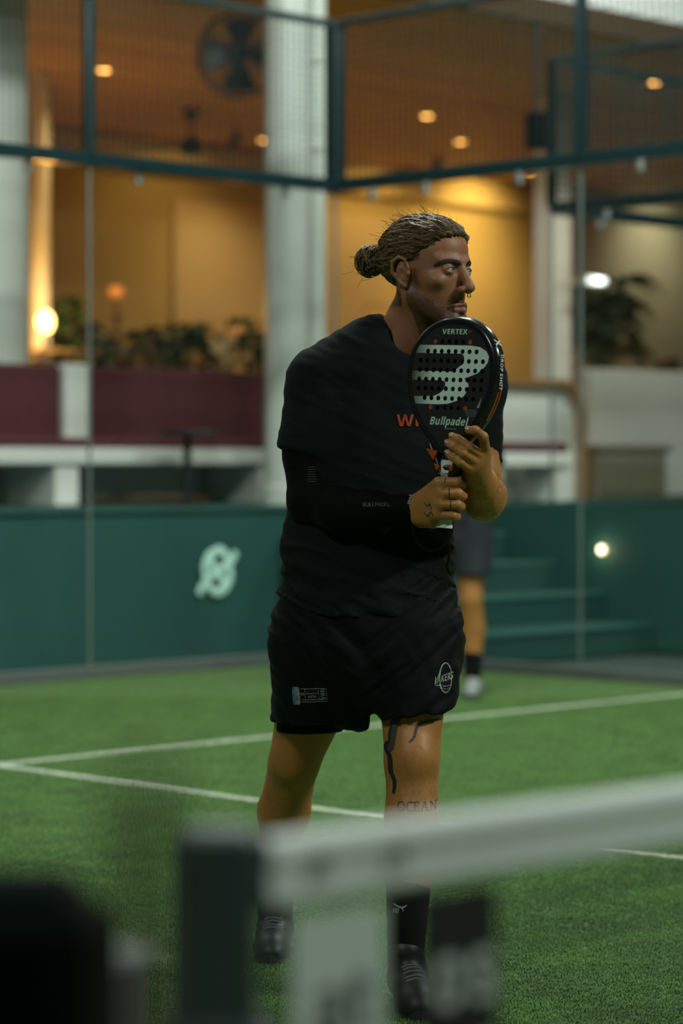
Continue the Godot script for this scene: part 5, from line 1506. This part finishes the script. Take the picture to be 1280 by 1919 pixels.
# a second player further back, mostly hidden
func make_far_player():
	var who := thing("person", "far player in dark shorts and grey shoes standing behind the racket holder", "person", Vector3(0.60, 0, -13.6), -0.2)
	var sk := Hull.new()
	var f := Field.new()
	for s in [-1.0, 1.0]:
		f.chain([Vector3(0.085 * s, 0.90, 0), Vector3(0.095 * s, 0.52, 0.03), Vector3(0.10 * s, 0.36, -0.01), Vector3(0.10 * s, 0.08, 0.0)], [0.09, 0.060, 0.064, 0.038], 0.02)
		f.chain([Vector3(0.17 * s, 1.42, 0), Vector3(0.21 * s, 1.15, 0.02), Vector3(0.06 * s, 1.08, 0.24), Vector3(0.02 * s, 1.10, 0.30)], [0.055, 0.045, 0.032, 0.034], 0.02)
		for k in 4: f.cap(Vector3(0.02 * s, 1.10, 0.30), Vector3(-0.02 * s, 1.125 - 0.02 * k, 0.355), 0.012, 0.009, 0.004)
	f.cap(Vector3(0, 0.95, 0), Vector3(0, 1.36, 0), 0.15, 0.155, 0.04, 0.60)
	f.build(0.009, Vector3(-0.35, 0.04, -0.2), Vector3(0.35, 1.5, 0.42), sk, limb_skin)
	var head := Transform3D(Basis(Vector3.UP, 0.5), Vector3(0, 1.62, 0.02))
	var hf := head_field(Vector3(0, -0.2, -0.03), 0.062)
	hf.build(0.0045, Vector3(-0.16, -0.215, -0.16), Vector3(0.16, 0.13, 0.135), sk, head_skin, head)
	part("body", sk.mesh(), mats.skin, who)
	make_hair(head, who, 5, false)
	make_face(head, who, Vector3(0, 0, 1), false, hf)
	var sh := Field.new()
	for s in [-1.0, 1.0]:
		sh.cap(Vector3(0.17 * s, 1.42, 0), Vector3(0.21 * s, 1.22, 0.0), 0.065, 0.066, 0.03)
	sh.cut(Vector3(0, 1.23, 0), Vector3(0, -1, 0), 0.003)
	sh.cap(Vector3(0, 1.36, 0), Vector3(0, 0.92, 0), 0.175, 0.185, 0.04, 0.66)
	sh.cut(Vector3(0, 0.86, 0), Vector3(0, -1, 0), 0.003)
	sh.cap(Vector3(0, 1.64, 0), Vector3(0, 1.555, 0.01), 0.06, 0.066, 0.006, 1.0, Vector3.BACK, 1)
	var ss := Hull.new(); sh.build(0.010, Vector3(-0.3, 0.8, -0.2), Vector3(0.3, 1.55, 0.2), ss, plain); part("shirt", ss.mesh(), mats.shirt, who)
	var so := Field.new()
	for s in [-1.0, 1.0]: so.cap(Vector3(0.085 * s, 0.9, 0), Vector3(0.105 * s, 0.6, 0.02), 0.12, 0.105, 0.02)
	so.cut(Vector3(0, 0.645, 0), Vector3(0, -1, 0), 0.003)
	so.cap(Vector3(0, 0.98, 0), Vector3(0, 0.88, 0), 0.18, 0.19, 0.03, 0.68)
	ss = Hull.new(); so.build(0.010, Vector3(-0.3, 0.55, -0.22), Vector3(0.3, 1.1, 0.22), ss, plain); part("shorts", ss.mesh(), mats.navy, who)
	for s in [-1.0, 1.0]:
		var f2 := Field.new(); f2.cap(Vector3(0.10 * s, 0.24, -0.005), Vector3(0.10 * s, 0.08, 0), 0.052, 0.043, 0.01)
		ss = Hull.new(); f2.build(0.009, Vector3(-0.2, 0.02, -0.1), Vector3(0.2, 0.32, 0.1), ss, plain); part("sock", ss.mesh(), mats.sock, who)
		var heel := Vector3(0.10 * s, 0, -0.06)
		var toe := Vector3(0.12 * s, 0, 0.21)
		var f3 := Field.new(); shoe(f3, heel, toe, Vector3(0.10 * s, 0.09, 0))
		ss = Hull.new(); f3.build(0.008, heel - Vector3(0.1, 0, 0.06), heel + Vector3(0.12, 0.2, 0.36), ss, plain); var p := part("shoe", ss.mesh(), mats.shoe_grey, who, "grey sports shoe")
		sole(heel - Vector3(0, 0, 0.01), toe + Vector3(0, 0, 0.008), p, mats.shoe_sole)

# ------------------------------------------------------------------ racket
func make_racket():
	var t := thing("padel_racket", "black perforated padel racket with a pale emblem held upright under the chin", "racket", Vector3(0.05, 0, -6.0) + Vector3(0.1800, 1.0829, 0.2700), 0.0)
	t.basis = Basis(Vector3(0, 0, 1), -0.075) * Basis(Vector3.RIGHT, -0.02) * Basis(Vector3.UP, -0.70)
	# outline of the head, half: u as a function of v
	var half := [[0.165, 0.020], [0.185, 0.042], [0.21, 0.070], [0.24, 0.095], [0.27, 0.112], [0.31, 0.126], [0.345, 0.130], [0.38, 0.128], [0.41, 0.118], [0.44, 0.097], [0.46, 0.072], [0.473, 0.042], [0.478, 0.014]]
	var loop := []
	for e in half: loop.append(Vector2(e[1], e[0]))
	for k in half.size(): loop.append(Vector2(-half[half.size() - 1 - k][1], half[half.size() - 1 - k][0]))
	var closed := loop.duplicate(); closed.push_front(loop[-1]); closed.append(loop[0]); closed.append(loop[1])
	var sm := []
	for i in range(1, closed.size() - 2):
		for k in 4:
			var q := k / 4.0
			var a: Vector2 = closed[i - 1]; var b2: Vector2 = closed[i]; var c: Vector2 = closed[i + 1]; var d: Vector2 = closed[i + 2]
			sm.append(0.5 * (2.0 * b2 + (c - a) * q + (2.0 * a - 5.0 * b2 + 4.0 * c - d) * q * q + (3.0 * b2 - a - 3.0 * c + d) * q * q * q))
	var norm := []
	for i in sm.size():
		var d: Vector2 = (sm[(i + 1) % sm.size()] - sm[i - 1]).normalized()
		norm.append(Vector2(d.y, -d.x))
	# frame: rounded rim round the face
	var prof := []
	for k in 13:
		var a := -PI / 2.0 + PI * k / 12.0
		prof.append(Vector2(-0.013 + cos(a) * 0.013, sin(a) * 0.019))
	prof.push_front(Vector2(-0.020, -0.019)); prof.append(Vector2(-0.020, 0.019))
	var rows := []
	for i in sm.size() + 1:
		var line := []
		for p in prof:
			var q: Vector2 = sm[i % sm.size()] + norm[i % sm.size()] * p.x
			line.append(Vector3(q.x, q.y, p.y))
		rows.append(line)
	var b := MB.new(); b.sheet(rows)
	if b.n[0].dot(Vector3(b.v[0].x, b.v[0].y - 0.32, b.v[0].z)) < 0.0:
		for line in rows: line.reverse()
		b = MB.new(); b.sheet(rows)
	part("frame", b, mats.racket_frame, t, "glossy black frame")
	# face with drilled holes
	var inner := PackedVector2Array()
	for i in sm.size(): inner.append(sm[i] - norm[i] * 0.0165)
	var face := CSGPolygon3D.new(); face.name = "face"; face.polygon = inner; face.mode = CSGPolygon3D.MODE_DEPTH; face.depth = 0.0372; face.material = mats.racket_face
	t.add_child(face, true); face.position = Vector3(0, 0, 0.0186)
	var holes := []
	var rowsh := [[0.419, -1.5, 4], [0.3975, -3.5, 8], [0.376, -4.5, 10], [0.355, -4.5, 10], [0.334, -4.5, 10], [0.3135, -4.5, 10], [0.292, -3.5, 8], [0.271, -1.5, 4]]
	for rw in rowsh:
		for k in rw[2]: holes.append(Vector2((rw[1] + k) * 0.0196, rw[0]))
	for h in holes:
		var cy := CSGCylinder3D.new(); cy.operation = CSGShape3D.OPERATION_SUBTRACTION; cy.radius = 0.0055; cy.height = 0.06; cy.sides = 14; cy.material = mats.carbon
		face.add_child(cy, true); cy.rotation.x = PI / 2.0; cy.position = Vector3(h.x, h.y, -0.0186)
	for e in [Vector2(-2.5, 0.419), Vector2(2.5, 0.419), Vector2(-2.5, 0.271), Vector2(2.5, 0.271)]:
		b = MB.new(); b.lathe([Vector2(0, 0.0006), Vector2(0.0052, 0.0006), Vector2(0.0054, -0.0002)], 14, Vector3(e.x * 0.0196, e.y, 0.0187), Basis(Vector3.RIGHT, PI / 2.0)); part("orange_plug", b, mats.racket_orange, t)
	var z := 0.0190
	write_on("lettering", "VERTEX", 0.0115, mats.racket_print, t, Transform3D(Basis.IDENTITY, Vector3(0.004, 0.442, z)), 600, 0.0005, 1.25)
	write_on("lettering", "04", 0.006, mats.racket_orange, t, Transform3D(Basis.IDENTITY, Vector3(0.046, 0.442, z)), 600, 0.0005)
	write_on("lettering", "Bullpadel", 0.0175, mats.racket_print, t, Transform3D(Basis.IDENTITY, Vector3(0.006, 0.2405, z)), 900, 0.0005, 0.98, 0.22)
	write_on("lettering", "PREMIUM LINE", 0.0035, mats.print_silver, t, Transform3D(Basis.IDENTITY, Vector3(0.012, 0.224, z)), 500, 0.0004)
	for k in 4: write_on("lettering", ["HESACORE INSIDE", "AIR REACT CHANNEL", "MULTI EVA CORE", "18K FIBRE FACE"][k], 0.0026, mats.print_silver, t, Transform3D(Basis.IDENTITY, Vector3(0.066, 0.267 - 0.0042 * k, z)), 500, 0.0004)
	b = MB.new(); b.prism(PackedVector2Array([Vector2(0.080, 0.272), Vector2(0.088, 0.274), Vector2(0.093, 0.298)]), z, z + 0.0004); part("arrow_print", b, mats.print_silver, t)
	# lettering along the rim
	var rm := Basis(Vector3.UP, PI / 2.0)
	for e in [["X", 0.020, 0.420, 0.1135, 0.50], ["DROP SHOT", 0.0105, 0.355, 0.1300, 0.03]]:
		var o := part("rim_lettering", letters(e[0], e[1], 0.0005, 700), mats.print_white, t)
		o.transform = Transform3D(Basis(Vector3(0, 0, 1), e[4]) * rm * Basis(Vector3(0, 0, 1), -PI / 2.0), Vector3(e[3] + 0.0008, e[2], 0.004))
	# throat with its two arms, orange facets and the open heart
	for s in [-1.0, 1.0]:
		b = MB.new()
		var arm := spline([Vector3(0.052 * s, 0.186, 0), Vector3(0.036 * s, 0.160, 0), Vector3(0.022 * s, 0.136, 0), Vector3(0.013 * s, 0.118, 0)], 4)
		b.tube(arm, 0.0125, 12, true, Vector3(0, 0, 1), 1.25); part("throat_arm", b, mats.racket_frame, t)
		b = MB.new(); b.prism(PackedVector2Array([Vector2(0.055 * s, 0.178), Vector2(0.022 * s, 0.174), Vector2(0.032 * s, 0.152)]), 0.0145, 0.0175); b.prism(PackedVector2Array([Vector2(0.030 * s, 0.146), Vector2(0.012 * s, 0.140), Vector2(0.020 * s, 0.128)]), 0.0145, 0.0172)
		part("orange_facet", b, mats.racket_orange, t)
	b = MB.new(); b.box(Vector3(0, 0.180, 0), Vector3(0.07, 0.022, 0.032), 0.008); part("throat_bridge", b, mats.racket_frame, t)
	# grip
	b = MB.new()
	var gp := []
	var gr := []
	for k in 25:
		gp.append(Vector3(0, 0.002 + 0.152 * k / 24.0, 0)); gr.append((0.0175 if k < 20 else 0.0185) + (0.0006 if k % 2 else 0.0) + (0.002 if k < 2 else 0.0))
	b.tube(gp, gr, 10, true, Vector3(0, 0, 1), 0.88); part("grip", b, mats.grip_white, t, "white wrapped grip")
	b = MB.new(); b.tube([Vector3(0, 0.1185, 0), Vector3(0, 0.1270, 0)], [0.0190, 0.0190], 16, true, Vector3(0, 0, 1), 0.9); var gbnd := part("grip_band", b, mats.print_white, t)
	write_on("lettering", "BULLPADEL", 0.0045, mats.print_grey, gbnd, Transform3D(Basis(Vector3.UP, 0.5), Vector3(0.006, 0.1228, 0.0170)), 700, 0.0006)
	b = MB.new(); b.sphere(Vector3(0.009, 0.1375, 0.0125), Vector3(0.0125, 0.0065, 0.0045), 14, Basis(Vector3.UP, 0.6)); part("grip_notch", b, mats.carbon, t, "dark notch in the grip collar")
	for k in 2:
		var stripe := []
		for j in 8:
			var ii := 13 + j + k * 2
			stripe.append(Vector3(sm[ii].x + norm[ii].x * 0.0002, sm[ii].y, 0.004 - 0.009 * k))
		b = MB.new(); b.tube(stripe, 0.0022, 6, true, Vector3(1, 0, 0), 0.3); part("orange_stripe", b, mats.racket_orange, t, "orange rim stripe")
	# wrist cord
	var inv := t.transform.affine_inverse() * Transform3D(Basis.IDENTITY, Vector3(0.05, 0, -6.0))
	var cord := []
	for p in [Vector3(0.1095, 1.1010, 0.2200), Vector3(0.1138, 1.0665, 0.2400), Vector3(0.1302, 1.0405, 0.2550), Vector3(0.1575, 1.0324, 0.2650), Vector3(0.1800, 1.0458, 0.2700), Vector3(0.1872, 1.0673, 0.2700), Vector3(0.1776, 1.0817, 0.2700)]: cord.append(inv * p)
	b = MB.new(); b.tube(spline(cord, 6), 0.0032, 8, true, Vector3(0, 0, 1), 0.5); part("wrist_cord", b, mats.sleeve, t, "thin black wrist cord")
	cord = []
	for p in [Vector3(0.1872, 1.0721, 0.2700), Vector3(0.1923, 1.0240, 0.2650), Vector3(0.1877, 0.9974, 0.2600), Vector3(0.1973, 0.9782, 0.2600)]: cord.append(inv * p)
	b = MB.new(); b.tube(spline(cord, 5), 0.0030, 8); part("wrist_cord", b, mats.sleeve, t, "thin black wrist cord")

func racket_print_texture() -> ImageTexture:
	# flat print of the face: dark weave and the pale three-barred emblem that fades out to the left
	var w := 280
	var h := 640
	var im := Image.create(w, h, false, Image.FORMAT_RGB8)
	var emblem_ := PackedVector2Array()
	for p in [[-0.120, 0.4000], [0.052, 0.4000], [0.078, 0.3965], [0.096, 0.386], [0.104, 0.373], [0.102, 0.358], [0.092, 0.344], [0.075, 0.330], [0.040, 0.3165], [0.050, 0.308], [0.053, 0.300], [0.052, 0.288], [0.042, 0.272], [0.024, 0.260], [-0.002, 0.2515], [-0.03, 0.2495], [-0.115, 0.2495], [-0.115, 0.268], [-0.045, 0.270], [-0.030, 0.276], [-0.018, 0.285], [-0.013, 0.2965], [-0.013, 0.3055], [-0.02, 0.3105], [-0.12, 0.3105], [-0.12, 0.3335], [0.004, 0.3335], [0.014, 0.3385], [0.024, 0.347], [0.034, 0.353], [0.036, 0.362], [0.034, 0.374], [0.026, 0.379], [-0.12, 0.379]]:
		emblem_.append(Vector2(p[0], 0.271 + (p[1] - 0.2415) * 0.886))
	for y in h:
		for x in w:
			var u := (x + 0.5) / w * 0.28 - 0.14
			var vv := 0.48 - (y + 0.5) / h * 0.64 * 0.5
			var weave := 0.9 + 0.2 * float((x / 3 + y / 3) % 2)
			var c := Color(0.020, 0.0215, 0.022) * weave
			if vv < 0.5 and Geometry2D.is_point_in_polygon(Vector2(u, vv), emblem_):
				var t := clampf((u + 0.112) / 0.065, 0.0, 1.0)
				var g := 0.5 + 0.5 * fold_noise.get_noise_2d(u * 22.0, vv * 22.0)
				c = c.lerp(Color(0.62, 0.84, 0.74).lerp(Color(0.74, 0.80, 0.74), g), t)
			im.set_pixel(x, y, c.linear_to_srgb())
	return ImageTexture.create_from_image(im)
